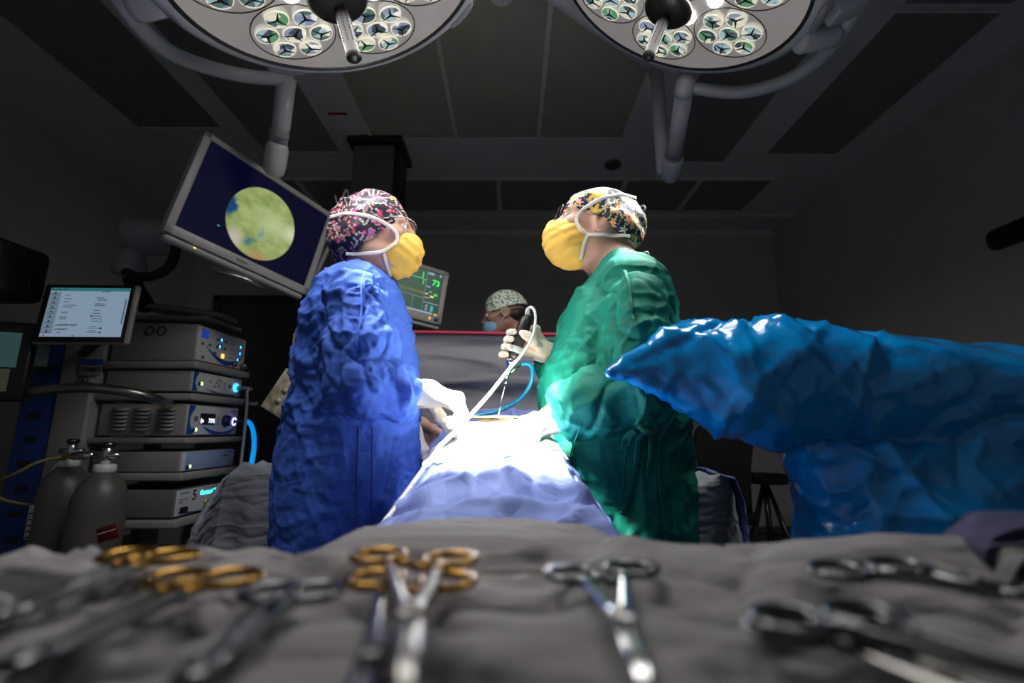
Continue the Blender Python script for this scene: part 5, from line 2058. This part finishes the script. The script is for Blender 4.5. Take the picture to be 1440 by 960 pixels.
CYN, GRN, AMB, WHT, DBL = (.05, .45, 1.0), (.45, 1.0, .1), (1.0, .45, .05), (.9, .95, 1.0), (.02, .06, .5)
# 1 pump console
q, Pn = console(455, 507, 'tall grey top console with two ring marks on its side')
swoosh(Pn, .16, .97, .02, .48, .13, q)
part('display', Pn.box(.06, .18, .66, .90, .003, .006), emis('deep_blue_display', DBL, .5), q, False)
for (u, v) in ((.44, .76), (.42, .56), (.86, .72), (.86, .52), (.82, .32)):
    d_ = part('readout', Pn.box(u - .04, u + .04, v - .06, v + .06, .003, .0055), emis('dark_blue_readout', (.01, .05, .2), .5), q, False)
    part('digits', Pn.txt('8', u, v - .05, .018, .006, 'CENTER', .001), emis('cyan_digits', CYN, 3.0), d_)
led(Pn, .50, .30, .02, AMB, 2.0, q, 'amber_indicator')
for (u, v) in ((.36, .72), (.52, .73), (.36, .52), (.52, .52), (.34, .33), (.22, .52), (.09, .50), (.12, .14)):
    knob(Pn, u, v, .007, q, M_dgrey, 'button')
knob(Pn, .74, .14, .012, q, M_steel, 'connector', .02)
knob(Pn, .93, .13, .017, q, M_steel, 'connector', .03)
part('fine_print', join(*[Pn.box(.62, .74, v, v + .015, .004, .0046) for v in (.8, .72, .55, .42, .3)]), M_dgrey, q, False)
cr_ = W(211, 465, CY0 - .002)
for k in range(2):
    part('ring_mark', tube([cr_ + [.055 * k + .018 * math.cos(a), -.002, .020 * math.sin(a)] for a in np.linspace(0, 2 * PI, 20, endpoint=False)], .0025, 5, closed=True), M_dark, q)
# 2 camera console
q, Pn = console(520, 550, 'low grey camera console with a glowing blue cable socket')
part('printed_band', Pn.box(.016, .10, .06, .95, .0042, .005), M_blue, q, False)
part('printed_curve', prism([((.06 + .06 * (1 - math.sin(t)) - .5) * Pn.w, (.05 + .9 * t / PI - .5) * Pn.h) for t in np.linspace(0, PI, 12)] + [((.2 - .5) * Pn.w, (.95 - .5) * Pn.h), ((.2 - .5) * Pn.w, (.05 - .5) * Pn.h)], Pn.c + Pn.n * .0051, Pn.ex, Pn.ez, .0005), M_panelw, q, False)
swoosh(Pn, .25, .97, .0, .22, .10, q)
led(Pn, .17, .42, .012, GRN, 6.0, q, 'green_indicator')
knob(Pn, .12, .40, .009, q, M_blue, 'button')
for (u, v) in ((.32, .6), (.42, .4), (.45, .6), (.50, .45), (.53, .68), (.61, .6), (.62, .38), (.48, .74)):
    knob(Pn, u, v, .007, q, M_greyp, 'button', .005)
knob(Pn, .72, .5, .010, q, M_dgrey, 'button')
sk = knob(Pn, .86, .48, .022, q, emis('cyan_socket_glow', CYN, 2.2), 'socket', .008)
part('plug', lathe([(.012, 0), (.013, .03), (.009, .05)], Pn.p(.88, .46, .008), Pn.n, 14), M_dgrey, q)
part('lettering', Pn.txt('CONMED', .97, .80, .014, .0045, 'RIGHT'), M_blue, q)
cc = Pn.p(.88, .46, .055)
single('console_cable', tube([cc, cc + [.02, .01, -.005], W(348, 550, 2.30), W(347, 575, 2.29), W(343, 615, 2.26), W(338, 660, 2.2), W(336, 690, 2.1)], .007, 8, smoothn=6), M_gcable, 'grey cable hanging from the camera console down to the drape', 'cable')
# 3 light source
q, Pn = console(567, 613, 'wide light source console with three rows of side louvres')
part('printed_band', Pn.box(.016, .12, .06, .95, .0042, .005), M_blue, q, False)
part('printed_curve', prism([((.05 + .10 * (1 - math.sin(t)) - .5) * Pn.w, (.05 + .9 * t / PI - .5) * Pn.h) for t in np.linspace(0, PI, 12)] + [((.3 - .5) * Pn.w, (.95 - .5) * Pn.h), ((.3 - .5) * Pn.w, (.05 - .5) * Pn.h)], Pn.c + Pn.n * .0051, Pn.ex, Pn.ez, .0005), M_panelw, q, False)
swoosh(Pn, .28, .97, .0, .32, .16, q)
ds = part('display', Pn.box(.22, .50, .36, .72, .0045, .007), mat('dark_display', (.02, .004, .008), .2), q, False)
part('digits', Pn.txt('70%', .37, .42, .028, .0073, 'LEFT', .0003), emis('white_digits', WHT, 1.6), ds)
part('digits', Pn.txt('(o', .225, .43, .026, .0073, 'LEFT', .0006), emis('white_digits', WHT, 1.6), ds)
led(Pn, .17, .20, .012, GRN, 6.0, q, 'green_indicator')
knob(Pn, .12, .20, .010, q, M_blue, 'button')
knob(Pn, .14, .55, .012, q, M_dgrey, 'button')
for v in (.6, .5, .4):
    knob(Pn, .56, v, .007, q, M_greyp, 'button', .004)
part('light_socket', lathe([(.03, 0), (.026, .02), (.02, .025)], Pn.p(.72, .50, .003), Pn.n, 18), mat('navy_socket', (.01, .02, .1), .4), q)
part('socket_ring', tube([Pn.p(.80, .48, .03) + Pn.ex * .014 * math.cos(a) + Pn.ez * .018 * math.sin(a) for a in np.linspace(0, 2 * PI, 20, endpoint=False)], .003, 6, closed=True), emis('violet_ring', (.35, .35, 1.0), 4.0), q)
part('light_plug', tube([Pn.p(.80, .48, .01), Pn.p(.82, .48, .07), Pn.p(.9, .48, .09)], .009, 8), M_black, q)
part('lettering', Pn.txt('CONMED', .95, .80, .014, .0045, 'RIGHT'), M_blue, q)
z1, z0 = zc(573), zc(606)
for k in range(3):
    xa = W((158, 188, 222)[k], 590, CY0)[0]
    xb_ = W((180, 211, 246)[k], 590, CY0)[0]
    for j in range(6):
        z = z0 + (z1 - z0) * (j + .5) / 6
        part('louvre', (lambda g: g)(prism([(0, -.004), (.016, -.006), (.013, .002), (0, .008)], (xb_, CY0 + .001, z), (0, -1, 0), (0, 0, 1), xb_ - xa)), M_beigep, q)
# 4 recorder console
q, Pn = console(635, 664, 'plain low recorder console under the light source', body=M_dgrey2 if 'M_dgrey2' in globals() else mat('mid_grey_enamel', (0.27, 0.26, 0.25), .5))
part('tinted_fascia', Pn.box(.07, .985, .05, .95, .0042, .006, .002), mat('pale_blue_fascia', (0.30, 0.40, 0.60), .35), q)
led(Pn, .15, .24, .012, GRN, 6.0, q, 'green_indicator')
knob(Pn, .10, .22, .010, q, M_blue, 'button')
part('fine_print', join(*[Pn.box(.14, w, v, v + .02, .006, .0064) for v, w in ((.74, .30), (.62, .26), (.52, .48), (.44, .22))]), M_panelw, q, False)
part('usb_port', Pn.box(.76, .80, .58, .70, .006, .0066), M_black, q, False)
part('usb_port', Pn.box(.82, .86, .58, .70, .006, .0066), M_black, q, False)
part('lettering', Pn.txt('CONMED', .95, .80, .014, .0065, 'RIGHT'), M_blue, q)
# 5 lowest console with the cyan message
q, Pn = console(689, 729, 'dark lowest console showing a glowing cyan message', body=M_dgrey)
swoosh(Pn, .05, .97, .0, .18, .10, q)
part('lettering', Pn.txt('5', .26, .52, .062, .0045, 'LEFT', .001), M_dark, q)
part('message', Pn.txt('Connect Handpiece', .40, .66, .026, .0048, 'LEFT', .0008), emis('cyan_message', (.02, .9, .85), 5.0), q)
part('power_switch', Pn.box(.08, .20, .12, .34, .0042, .008), M_black, q, False)
knob(Pn, .52, .32, .014, q, M_brass, 'connector', .012)
part('lettering', Pn.txt('CONMED', .05, .80, .014, .0045, 'LEFT'), M_blue, q)
part('fine_print', join(Pn.box(.05, .20, .60, .63, .0042, .0046), Pn.box(.05, .12, .50, .53, .0042, .0046)), M_dgrey, q, False)
part('fine_print', Pn.box(.45, .9, .88, .91, .0042, .0046), M_dgrey, q, False)
# things lying on the top console
zt = zc(455)
single('paper_pad', bx((-1.80, 2.04, zt), (-1.50, 2.22, zt + .012), .002), mat('cream_paper', (.5, .48, .38), .8), 'cream paper pad lying on the top console', 'pad')
kb = single('keyboard', bx((-.21, -.075, -.012), (.19, .075, .012), .006, 2, basis((-1.60, 2.20, zt + .10), (1, .1, -.12), (0, 1, 0))), M_greyp, 'slim grey keyboard tilted on the shelf above the consoles', 'keyboard')
part('key_block', bx((-.19, -.06, .012), (.15, .06, .017), .002, 2, basis((-1.60, 2.20, zt + .10), (1, .1, -.12), (0, 1, 0))), M_dgrey, kb)
single('keyboard_shelf', join(bx((-1.84, 2.06, zt + .035), (-1.42, 2.34, zt + .055), .006), bx((-1.80, 2.24, zt), (-1.76, 2.30, zt + .04))), M_greyp, 'grey tray shelf standing over the paper pad', 'shelf')
# glowing blue light guide
single('light_guide', tube([W(347, 592, 2.32), W(353, 597, 2.30), W(357, 612, 2.27), W(357, 632, 2.22), W(354, 650, 2.12), W(351, 668, 2.0), W(350, 690, 1.85)], .0105, 10, smoothn=6), mat('glowing_blue_guide', (.0, .3, .75), .3, emit=(0.0, .32, .9), estr=.48), 'glowing cyan light guide tube dropping beside the consoles', 'tube')

# ------------------------------------------------------------------ tablet on the cart
s_ = 1.1
Pt = Panel(np.array([-1.493 * s_, 1.545 * s_, 1 + .401 * s_]), [[0.999, -0.049, -0.007], [0.05, 0.997, 0.062], [0.004, -0.062, 0.998]], .32 * s_, .22 * s_)
r = root('touch_tablet', Pt.p(.5, 0), 'touch screen tablet with a pale settings page on the cart', 'tablet')
part('case', Pt.box(0, 1, 0, 1, -.022, .0, .010), M_beigep, r)
part('black_glass', Pt.box(.02, .965, .03, .985, -.001, .002, .002), M_black, r)
flat_panel(Pt, .085, .925, .115, .93, .0025, emis('pale_screen', (.36, .50, .66), .52), 'screen', r, 2)
part('header_bar', Pt.box(.085, .925, .875, .93, .0026, .003), emis('teal_header', (.05, .26, .28), .5), r, False)
part('side_bar', Pt.box(.085, .205, .165, .86, .0026, .0029), emis('grey_sidebar', (.24, .34, .44), .5), r, False)
part('scroll_bar', Pt.box(.895, .91, .33, .75, .0026, .003), emis('grey_scroll', (.12, .16, .2), .5), r, False)
part('footer_bar', Pt.box(.085, .925, .115, .15, .0026, .003), emis('pale_footer', (.40, .50, .70), .5), r, False)
M_ui = mat('dark_interface_print', (.03, .04, .05), .5)
part('menu_icons', join(*[Pt.box(.135, .155, v, v + .022, .003, .0034) for v in np.linspace(.2, .83, 9)], *[Pt.box(.115, .18, v - .02, v - .013, .003, .0034) for v in np.linspace(.2, .83, 9)]), M_ui, r, False)
part('page_print', join(*[Pt.box(.25, .25 + w, v, v + .008, .0026, .003) for v, w in ((.80, .05), (.74, .07), (.69, .06), (.63, .14), (.60, .10), (.40, .07), (.31, .2), (.24, .12), (.18, .04))],
                        *[Pt.box(.58, .58 + w, v, v + .008, .0026, .003) for v, w in ((.76, .09), (.66, .09), (.55, .07), (.50, .08), (.455, .1), (.41, .11), (.37, .12), (.28, .07), (.21, .07))],
                        Pt.box(.56, .70, .255, .26, .0026, .003), Pt.box(.56, .70, .185, .19, .0026, .003), Pt.box(.12, .135, .125, .138, .003, .0034), Pt.box(.42, .44, .125, .138, .003, .0034)), M_ui, r, False)
for u, v, w in ((.60, .715, .10), (.58, .62, .12), (.25, .50, .07), (.24, .42, .08), (.22, .29, .14), (.38, .29, .06), (.22, .22, .12), (.62, .855, .1)):
    part('page_button', Pt.box(u, u + w, v, v + .03, .0026, .0029), emis('grey_buttons', (.22, .28, .34), .5), r, False)
part('slider_knob', join(*[tube([Pt.p(.70, v, .0026), Pt.p(.70, v, .0035)], .0035, 10) for v in (.257, .187)], tube([Pt.p(.575, .455, .0026), Pt.p(.575, .455, .0035)], .0035, 10)), M_ui, r)
part('header_print', join(Pt.box(.10, .115, .892, .915, .003, .0034), Pt.box(.13, .20, .898, .910, .003, .0034), Pt.box(.22, .27, .898, .910, .003, .0034)), M_panelw, r, False)
part('mount_arm', tube([Pt.p(.75, .25, -.02), (-1.88, 1.97, 1.33)], .02, 10), M_black, r)

# ------------------------------------------------------------------ gas cylinders
def cylinder_(cx, cy, rad, ztop, label):
    r = root('gas_cylinder', (cx, cy, 0), label, 'gas cylinder', 'grey gas cylinders beside the cart')
    part('bottle', lathe([(rad * .9, 0.0), (rad, .02), (rad, ztop - .13), (rad * .97, ztop - .09), (rad * .8, ztop - .045), (rad * .5, ztop - .012), (.03, ztop)], (cx, cy, 0), n=32), M_cyl, r)
    part('neck_collar', lathe([(.032, -.005), (.034, 0), (.034, .02), (.028, .025)], (cx, cy, ztop), n=20), M_panelw, r)
    part('valve', join(lathe([(.016, 0), (.016, .06), (.011, .065)], (cx, cy, ztop + .02), n=14), tube([(cx - .045, cy, ztop + .055), (cx + .045, cy, ztop + .055)], .011, 10)), M_chrome, r)
    part('valve_knob', lathe([(.018, 0), (.021, .004), (.021, .014), (.016, .018)], (cx, cy, ztop + .085), n=12), M_dsteel, r)
    return r


YC = 1.87
YD = 1.72
pA = W(97, 654, YC)
pB = W(147, 662, YD)
rad = .082
rA = cylinder_(pA[0], YC, rad, pA[2], 'grey gas cylinder with white paper label, left of the pair')
part('paper_label', bx((pA[0] - .050, YC - rad + .006, W(80, 752, YC)[2]), (pA[0] + .0, YC - rad * .75, W(80, 706, YC)[2]), .002), mat('white_label', (.4, .4, .38), .8), rA)
part('label_print', join(*[bx((pA[0] - .044, YC - rad + .0054, W(80, 750 - 8 * k, YC)[2]), (pA[0] - .010, YC - rad + .0062, W(80, 748 - 8 * k, YC)[2])) for k in range(5)]), M_dark, rA, False)
rB = cylinder_(pB[0], YD, rad, pB[2], 'grey gas cylinder with dark red tag, right of the pair')
tg = W(157, 748, YD - rad)
part('red_tag', bx((-.035, -.024, 0), (.035, .024, .006), .003, 2, basis(tg + [0, -.012, 0], (1, 0, .3), (0, 0, 1))), mat('dark_red_tag', (.12, .006, .008), .35), rB)
part('tag_line', bx((-.03, .004, .006), (.03, .007, .0066), .0, 2, basis(tg + [0, -.012, 0], (1, 0, .3), (0, 0, 1))), M_strap, rB, False)
r = root('gas_regulator', pA + [.02, 0, .06], 'shiny steel gas regulator with brass fittings across the two cylinder valves', 'regulator')
a_, b_ = W(104, 641, YC - .06), W(132, 640, YC - .08)
part('regulator_body', tube([a_, b_], .016, 14), M_chrome, r)
part('brass_fitting', tube([W(88, 643, YC - .03), a_], [.006, .009], 10), M_brass, r)
part('brass_nut', lathe([(.011, -.006), (.011, .006)], W(92, 643, YC - .03), (1, 0, 0), 6), M_brass, r)
part('link_pipe', tube([b_, W(141, 642, YC - .10), W(147, 646, YD)], .006, 8), M_chrome, r)
single('gas_hose', tube([W(88, 643, YC - .03), W(70, 645, YC - .06), W(48, 652, YC - .1), W(25, 664, YC - .12), W(4, 674, YC - .12), W(-10, 690, YC - .1), W(4, 702, YC - .06), W(30, 708, YC - .04), W(60, 711, YC)], .006, 8, smoothn=6), M_hose, 'thin yellow-green gas hose looping left from the regulator', 'hose')
single('gas_hose', tube([W(86, 646, YC - .02), W(75, 660, YC - .03), W(66, 680, YC - .02), W(62, 700, YC), W(64, 712, YC + .01)], .008, 8, smoothn=6), M_gcable, 'short dark hose bending down beside the left cylinder', 'hose')

# ------------------------------------------------------------------ far left: dark workstation with teal screen
r = root('workstation', (-2.35, 1.75, 0), 'dark workstation with a teal screen cut off at the left edge', 'workstation')
Pm = Panel(W(-44, 505, 1.65), [[.94, -.34, 0], [.34, .94, 0], [0, 0, 1]], .34, .30)
part('monitor_case', Pm.box(0, 1, 0, 1, -.04, 0, .01), M_black, r)
flat_panel(Pm, .05, .90, .42, .86, .001, emis('teal_picture', (.14, .34, .34), .14), 'screen', r, 2)
flat_panel(Pm, .05, .86, .12, .40, .001, emis('tan_picture', (.20, .19, .13), .14), 'screen_lower', r, 2)
part('pole', tube([(Pm.c[0] - .2, 1.62, .05), (Pm.c[0] - .2, 1.70, 1.95)], .03, 12), M_black, r)
part('monitor_bracket', tube([(Pm.c[0] - .2, 1.65, Pm.c[2]), Pm.p(.4, .5, -.035)], .02, 10), M_black, r)
part('base', bx((Pm.c[0] - .42, 1.40, 0), (Pm.c[0] - .02, 1.84, .06), .02), M_black, r)
part('upper_box', bx((Pm.c[0] - .24, 1.58, 1.50), (Pm.c[0] + .08, 1.80, 1.72), .03), M_black, r)
part('cable', tube([W(20, 362, 1.75), W(36, 385, 1.72), W(40, 400, 1.72), W(22, 412, 1.72), W(12, 425, 1.74)], .006, 8, smoothn=6), M_black, r)
part('clear_wing', Pm.box(1.02, 1.14, .45, .95, -.02, -.014, .002), mat('pale_teal_plastic', (.10, .16, .15), .3), r)

# ------------------------------------------------------------------ patient monitor
R_ecg = [[0.863, -0.49, 0.12], [0.489, 0.871, 0.044], [-0.126, 0.021, 0.992]]
k_ = 1.08
Pe = Panel(np.array([-0.481 * k_, 2.038 * k_, 1 + .649 * k_]), R_ecg, .36 * k_, .27 * k_)
r = root('patient_monitor', Pe.p(.5, 0), 'grey patient monitor with green heart trace reading 73', 'monitor')
part('case', Pe.box(0, 1, 0, 1, -.09, 0, .018), mat('monitor_grey', (.34, .33, .32), .45), r)
part('frame', join(Pe.box(0, .06, .02, .98, -.01, .006, .003), Pe.box(.93, 1, .02, .98, -.01, .006, .003), Pe.box(.02, .98, .92, 1, -.01, .006, .003), Pe.box(.02, .98, 0, .14, -.01, .006, .003)), MATS['monitor_grey'], r)
flat_panel(Pe, .06, .93, .14, .92, .001, emis('dark_green_screen', (.0, .055, .022), .8), 'screen', r, 2)
E_g, E_y, E_r, E_w, E_c = emis('green_trace', (.03, .9, .15), 1.3), emis('yellow_trace', (.55, .5, .03), .8), emis('red_block', (.9, .08, .04), .9), emis('pale_bar', (.35, .42, .6), .7), emis('cyan_block', (.03, .45, .6), .8)
ecg = [(.06 + .0145 * i, .75 + .004 * ((i * 7) % 5 - 2)) for i in range(46)]
for k, (pos, amp) in enumerate(((10, .09), (26, .03), (41, .13))):
    ecg[pos] = (ecg[pos][0], .75 + amp)
    ecg[pos + 1] = (ecg[pos + 1][0], .75 - amp * .8)
part('heart_trace', Pe.line(ecg, .0011, .002), E_g, r)
part('pulse_trace', Pe.line([(.06 + .0105 * i, .50 + (.025 if i % 2 else -.025)) for i in range(62)], .0010, .002), E_y, r)
part('readout', Pe.txt('73', .79, .68, .042, .002, 'LEFT', .0008), E_g, r)
part('readout', Pe.txt('61', .84, .49, .022, .002, 'LEFT', .0006), E_g, r)
part('readout', Pe.txt('/ 80', .20, .29, .028, .0024, 'LEFT', .0006), E_w, r)
part('red_block', Pe.box(.08, .34, .26, .40, .0014, .0018), E_r, r, False)
for q_ in ((.72, .80, .86, .90), (.72, .78, .62, .645), (.72, .78, .42, .44), (.72, .92, .335, .35), (.75, .78, .20, .24), (.75, .78, .26, .30), (.88, .91, .86, .90)):
    part('side_block', Pe.box(*q_, .0014, .002), E_w, r, False)
part('cyan_blocks', join(Pe.box(.77, .81, .53, .56, .0014, .002), Pe.box(.82, .86, .20, .30, .0014, .002)), E_c, r, False)
part('yellow_blocks', join(Pe.box(.79, .84, .445, .485, .0014, .002), Pe.box(.72, .76, .49, .51, .0014, .002)), emis('yellow_block', (.9, .6, .05), .9), r, False)
part('status_bar', Pe.box(.06, .86, .145, .18, .0014, .002), E_w, r, False)
part('orange_key', Pe.box(.88, .925, .145, .18, .0014, .002), emis('orange_key', (.9, .45, .15), .8), r, False)
part('grid_lines', join(Pe.line([(.06, .43), (.71, .41)], .0012, .0015), Pe.line([(.40, .2), (.40, .41)], .0008, .0015), Pe.line([(.57, .2), (.57, .41)], .0008, .0015), Pe.line([(.71, .2), (.71, .91)], .0008, .0015)), E_w, r)
knob(Pe, .915, .07, .010, r, M_black, 'dial')
part('amber_light', Pe.box(.82, .845, .05, .10, .004, .0075), emis('amber_light2', (1, .4, .05), 1.2), r, False)
part('camera_dot', lathe([(.004, 0), (.004, .002)], Pe.p(.58, .965, .006), Pe.n, 10), M_black, r)
part('stand_arm', tube([Pe.p(.55, .3, -.08), Pe.p(.55, -.2, -.12), Pe.p(.55, -.2, -.12) * [1, 1, 0] + [0, 0, .05]], .025, 12), M_greyp, r)
part('stand_base', bx(tuple(Pe.p(.55, -.2, -.12) * [1, 1, 0] + [-.22, -.16, 0]), tuple(Pe.p(.55, -.2, -.12) * [1, 1, 0] + [.22, .2, .05]), .02), M_dgrey, r)
part('tray', Pe.box(.2, .98, -.10, -.035, -.12, .01, .008), MATS['monitor_grey'], r)

# ------------------------------------------------------------------ drip pole, board and pouch behind the blue gown
xp = W(442, 400, 2.15)[0]
r = root('drip_pole', (xp, 2.15, 0), 'pale drip pole with bent wire hooks at the top behind the blue surgeon', 'pole')
hz = W(488, 276, 2.15)
part('pole', tube([(xp, 2.15, .04), (xp, 2.15, W(442, 392, 2.15)[2] + .02), (hz[0] - .01, 2.15, hz[2] - .10), (hz[0], 2.15, hz[2])], [.014, .014, .009, .007], 10), M_greyp, r)
part('hook', tube([W(471, 275, 2.15), W(474, 285, 2.15), W(479, 284, 2.15), W(485, 269, 2.15), W(488, 268, 2.15), W(493, 280, 2.15), W(501, 270, 2.15), W(503, 275, 2.15)], .005, 8, smoothn=4), M_white, r)
part('base', lathe([(.22, 0), (.22, .02), (.04, .045), (.02, .06)], (xp, 2.15, 0), n=24), M_dgrey, r)
c = W(420, 498, 2.0)
r = root('beige_board', (c[0], 2.0, 0), 'upright beige board on a stand, edge showing behind the blue gown', 'board')
part('panel', bx((c[0] - .03, 1.99, W(420, 522, 2)[2]), (c[0] + .13, 2.02, W(420, 468, 2)[2]), .006), M_beige, r)
part('post', tube([(c[0] + .06, 2.03, 0), (c[0] + .06, 2.03, W(420, 470, 2)[2])], .014, 8), M_black, r)
c = W(400, 553, 1.75)
Mp = basis(c, (1, 0, -.5 + 1.1), (-.45, 0, 1))
r = root('clear_pouch', c, 'clear pouch with dark contents hanging tilted beside the blue gown', 'pouch', M=None)
part('pouch', bx((-.05, -.085, -.006), (.05, .085, .006), .004, 2, basis(c, (.86, 0, -.5), (.5, 0, .86))), mat('cloudy_pouch', (.36, .33, .24), .3, var=.5, vscale=30), r)
part('contents', bx((-.036, -.05, -.009), (.036, .05, -.0065), .001, 2, basis(c, (.86, 0, -.5), (.5, 0, .86))), mat('dark_contents', (.03, .025, .02), .5, var=.5, vscale=40), r)
for k in range(2):
    cc = c + np.array([.5, 0, .86]) * (.012 - .045 * k) + [0, 0, 0]
    part('round_mark', lathe([(.011, 0), (.011, -.004)], cc + [0, -.009, 0], (0, 1, 0), 14), mat('pinkish_mark', (.35, .28, .27), .6), r)
part('hanger', tube([c + np.array([.5, 0, .86]) * .085, c + np.array([.5, 0, .86]) * .13 + [.02, .05, .01]], .004, 6), M_black, r)

# ------------------------------------------------------------------ chair and stool at the back right
YH = 2.75
r = root('office_chair', (W(1005, 700, YH)[0], YH, 0), 'black office chair with tall back behind the green surgeon', 'chair')
cxh = W(1005, 700, YH)[0]
bk = [(W(a, b, YH)[0] - cxh, W(a, b, YH)[2]) for a, b in ((987, 597), (1050, 600), (1052, 660), (1050, 700), (1042, 715), (975, 712), (964, 690), (974, 640))]
bk = spline(np.array([(x, 0, z) for x, z in bk]), 4, True)
part('backrest', prism([(p[0], p[2]) for p in bk], (cxh, YH + .035, 0), (1, 0, 0), (0, 0, 1), .07), M_blackrub, r, True, 40)
part('seat', bx((cxh - .25, YH + .0, .46), (cxh + .25, YH + .50, .54), .035, 3), M_blackrub, r)
part('back_support', tube([(cxh, YH + .06, .75), (cxh, YH + .10, .50), (cxh, YH + .2, .46)], .02, 10), M_black, r)
part('gas_lift', lathe([(.03, .08), (.03, .30), (.02, .31), (.02, .46)], (cxh, YH + .25, 0), n=16), M_dsteel, r)
for k in range(5):
    a = k * 2 * PI / 5 + .3
    part('base_leg', tube([(cxh, YH + .25, .10), (cxh + .28 * math.cos(a), YH + .25 + .28 * math.sin(a), .07)], [.025, .016], 8), M_black, r)
    part('castor', lathe([(.025, -.015), (.028, 0), (.025, .015)], (cxh + .28 * math.cos(a), YH + .25 + .28 * math.sin(a), .028), (1, 0, 0), 12), M_black, r)
for q_ in (-1, 1):
    part('armrest', join(tube([(cxh + q_ * .27, YH + .15, .5), (cxh + q_ * .28, YH + .15, .72)], .014, 8), bx((cxh + q_ * .28 - .03, YH + .02, .72), (cxh + q_ * .28 + .03, YH + .28, .75), .01)), M_black, r)
YST = 3.3
c = W(1075, 672, YST)
r = root('stool', (c[0], YST, 0), 'small black round stool beside the office chair', 'stool')
part('seat', lathe([(.15, -.03), (.165, -.02), (.165, .015), (.15, .028), (.0, .03)], (c[0], YST, c[2]), n=28), M_blackrub, r)
part('stem', lathe([(.02, .05), (.02, c[2] - .03)], (c[0], YST, 0), n=12), M_dsteel, r)
part('foot_ring', tube([(c[0] + .15 * math.cos(a), YST + .15 * math.sin(a), .28) for a in np.linspace(0, 2 * PI, 24, endpoint=False)], .009, 6, closed=True), M_dsteel, r)
for k in range(4):
    a = k * PI / 2 + .4
    part('leg', tube([(c[0] + .02 * math.cos(a), YST + .02 * math.sin(a), c[2] - .05), (c[0] + .15 * math.cos(a), YST + .15 * math.sin(a), .28), (c[0] + .2 * math.cos(a), YST + .2 * math.sin(a), .012)], .012, 8), M_dsteel, r)

# ------------------------------------------------------------------ plastic draped equipment on the right
YP = .87
top_ = [(853, 522), (872, 506), (905, 482), (945, 456), (985, 447), (1060, 446), (1150, 450), (1260, 463), (1380, 480), (1460, 505), (1560, 560)]
bot_ = [(853, 528), (876, 534), (915, 547), (960, 566), (1000, 588), (1065, 606), (1150, 624), (1260, 650), (1380, 680), (1460, 690), (1560, 690)]
ts, cz, rz = [], [], []
for (a, b), (c_, d_) in zip(top_, bot_):
    A, B = W(a, b, YP), W(c_, d_, YP)
    ts.append((A[0] + B[0]) / 2)
    cz.append((A[2] + B[2]) / 2)
    rz.append(max((A[2] - B[2]) / 2, .008))
ts = np.array(ts)
ry = np.interp(ts, [.2, .3, .45, .8, 1.1], [.012, .035, .075, .13, .16])
f = Field((.14, .66, .22), (1.24, 1.22, 1.30), .0075)
f.add(loft_(0, ts, YP + .04 * np.clip((ts - .2) / .4, 0, 1), cz, ry, rz, 2.2))
zb = [.24, .45, .65, .85, .97]
xl = [W(1158, 790, .80)[0], W(1157, 770, .80)[0], W(1154, 730, .80)[0], W(1150, 660, .80)[0], W(1148, 620, .80)[0]]
f.add(loft_(2, zb, [(x + .03 + 1.15) / 2 for x in xl], .92, [(1.12 - x) / 2 for x in xl], [.15, .145, .14, .135, .12], 3.0), .03)
V, F = f.mesh(1)
V = wrinkle(V, F, [((3.5, 3.5, 5), .014, 171, lambda V: np.clip((V[:, 0] - .2) / .2, .1, 1)), (dict(n=9, long=2.2, fine=7, mask=2.2), .016, 173, lambda V: np.clip((V[:, 0] - .18) / .2, .15, 1)), (dict(n=7, long=4, fine=14), .006, 177, None)])
r = root('draped_equipment', (.95, .92, 0), 'large arm-shaped equipment wrapped in crumpled shiny blue plastic', 'equipment')
part('plastic_cover', (V, F), M_plas, r)
part('pedestal', bx((.72, .80, .05), (1.10, 1.06, .30), .03), M_dgrey, r)
part('base', bx((.62, .74, .0), (1.18, 1.14, .06), .02), M_dgrey, r)
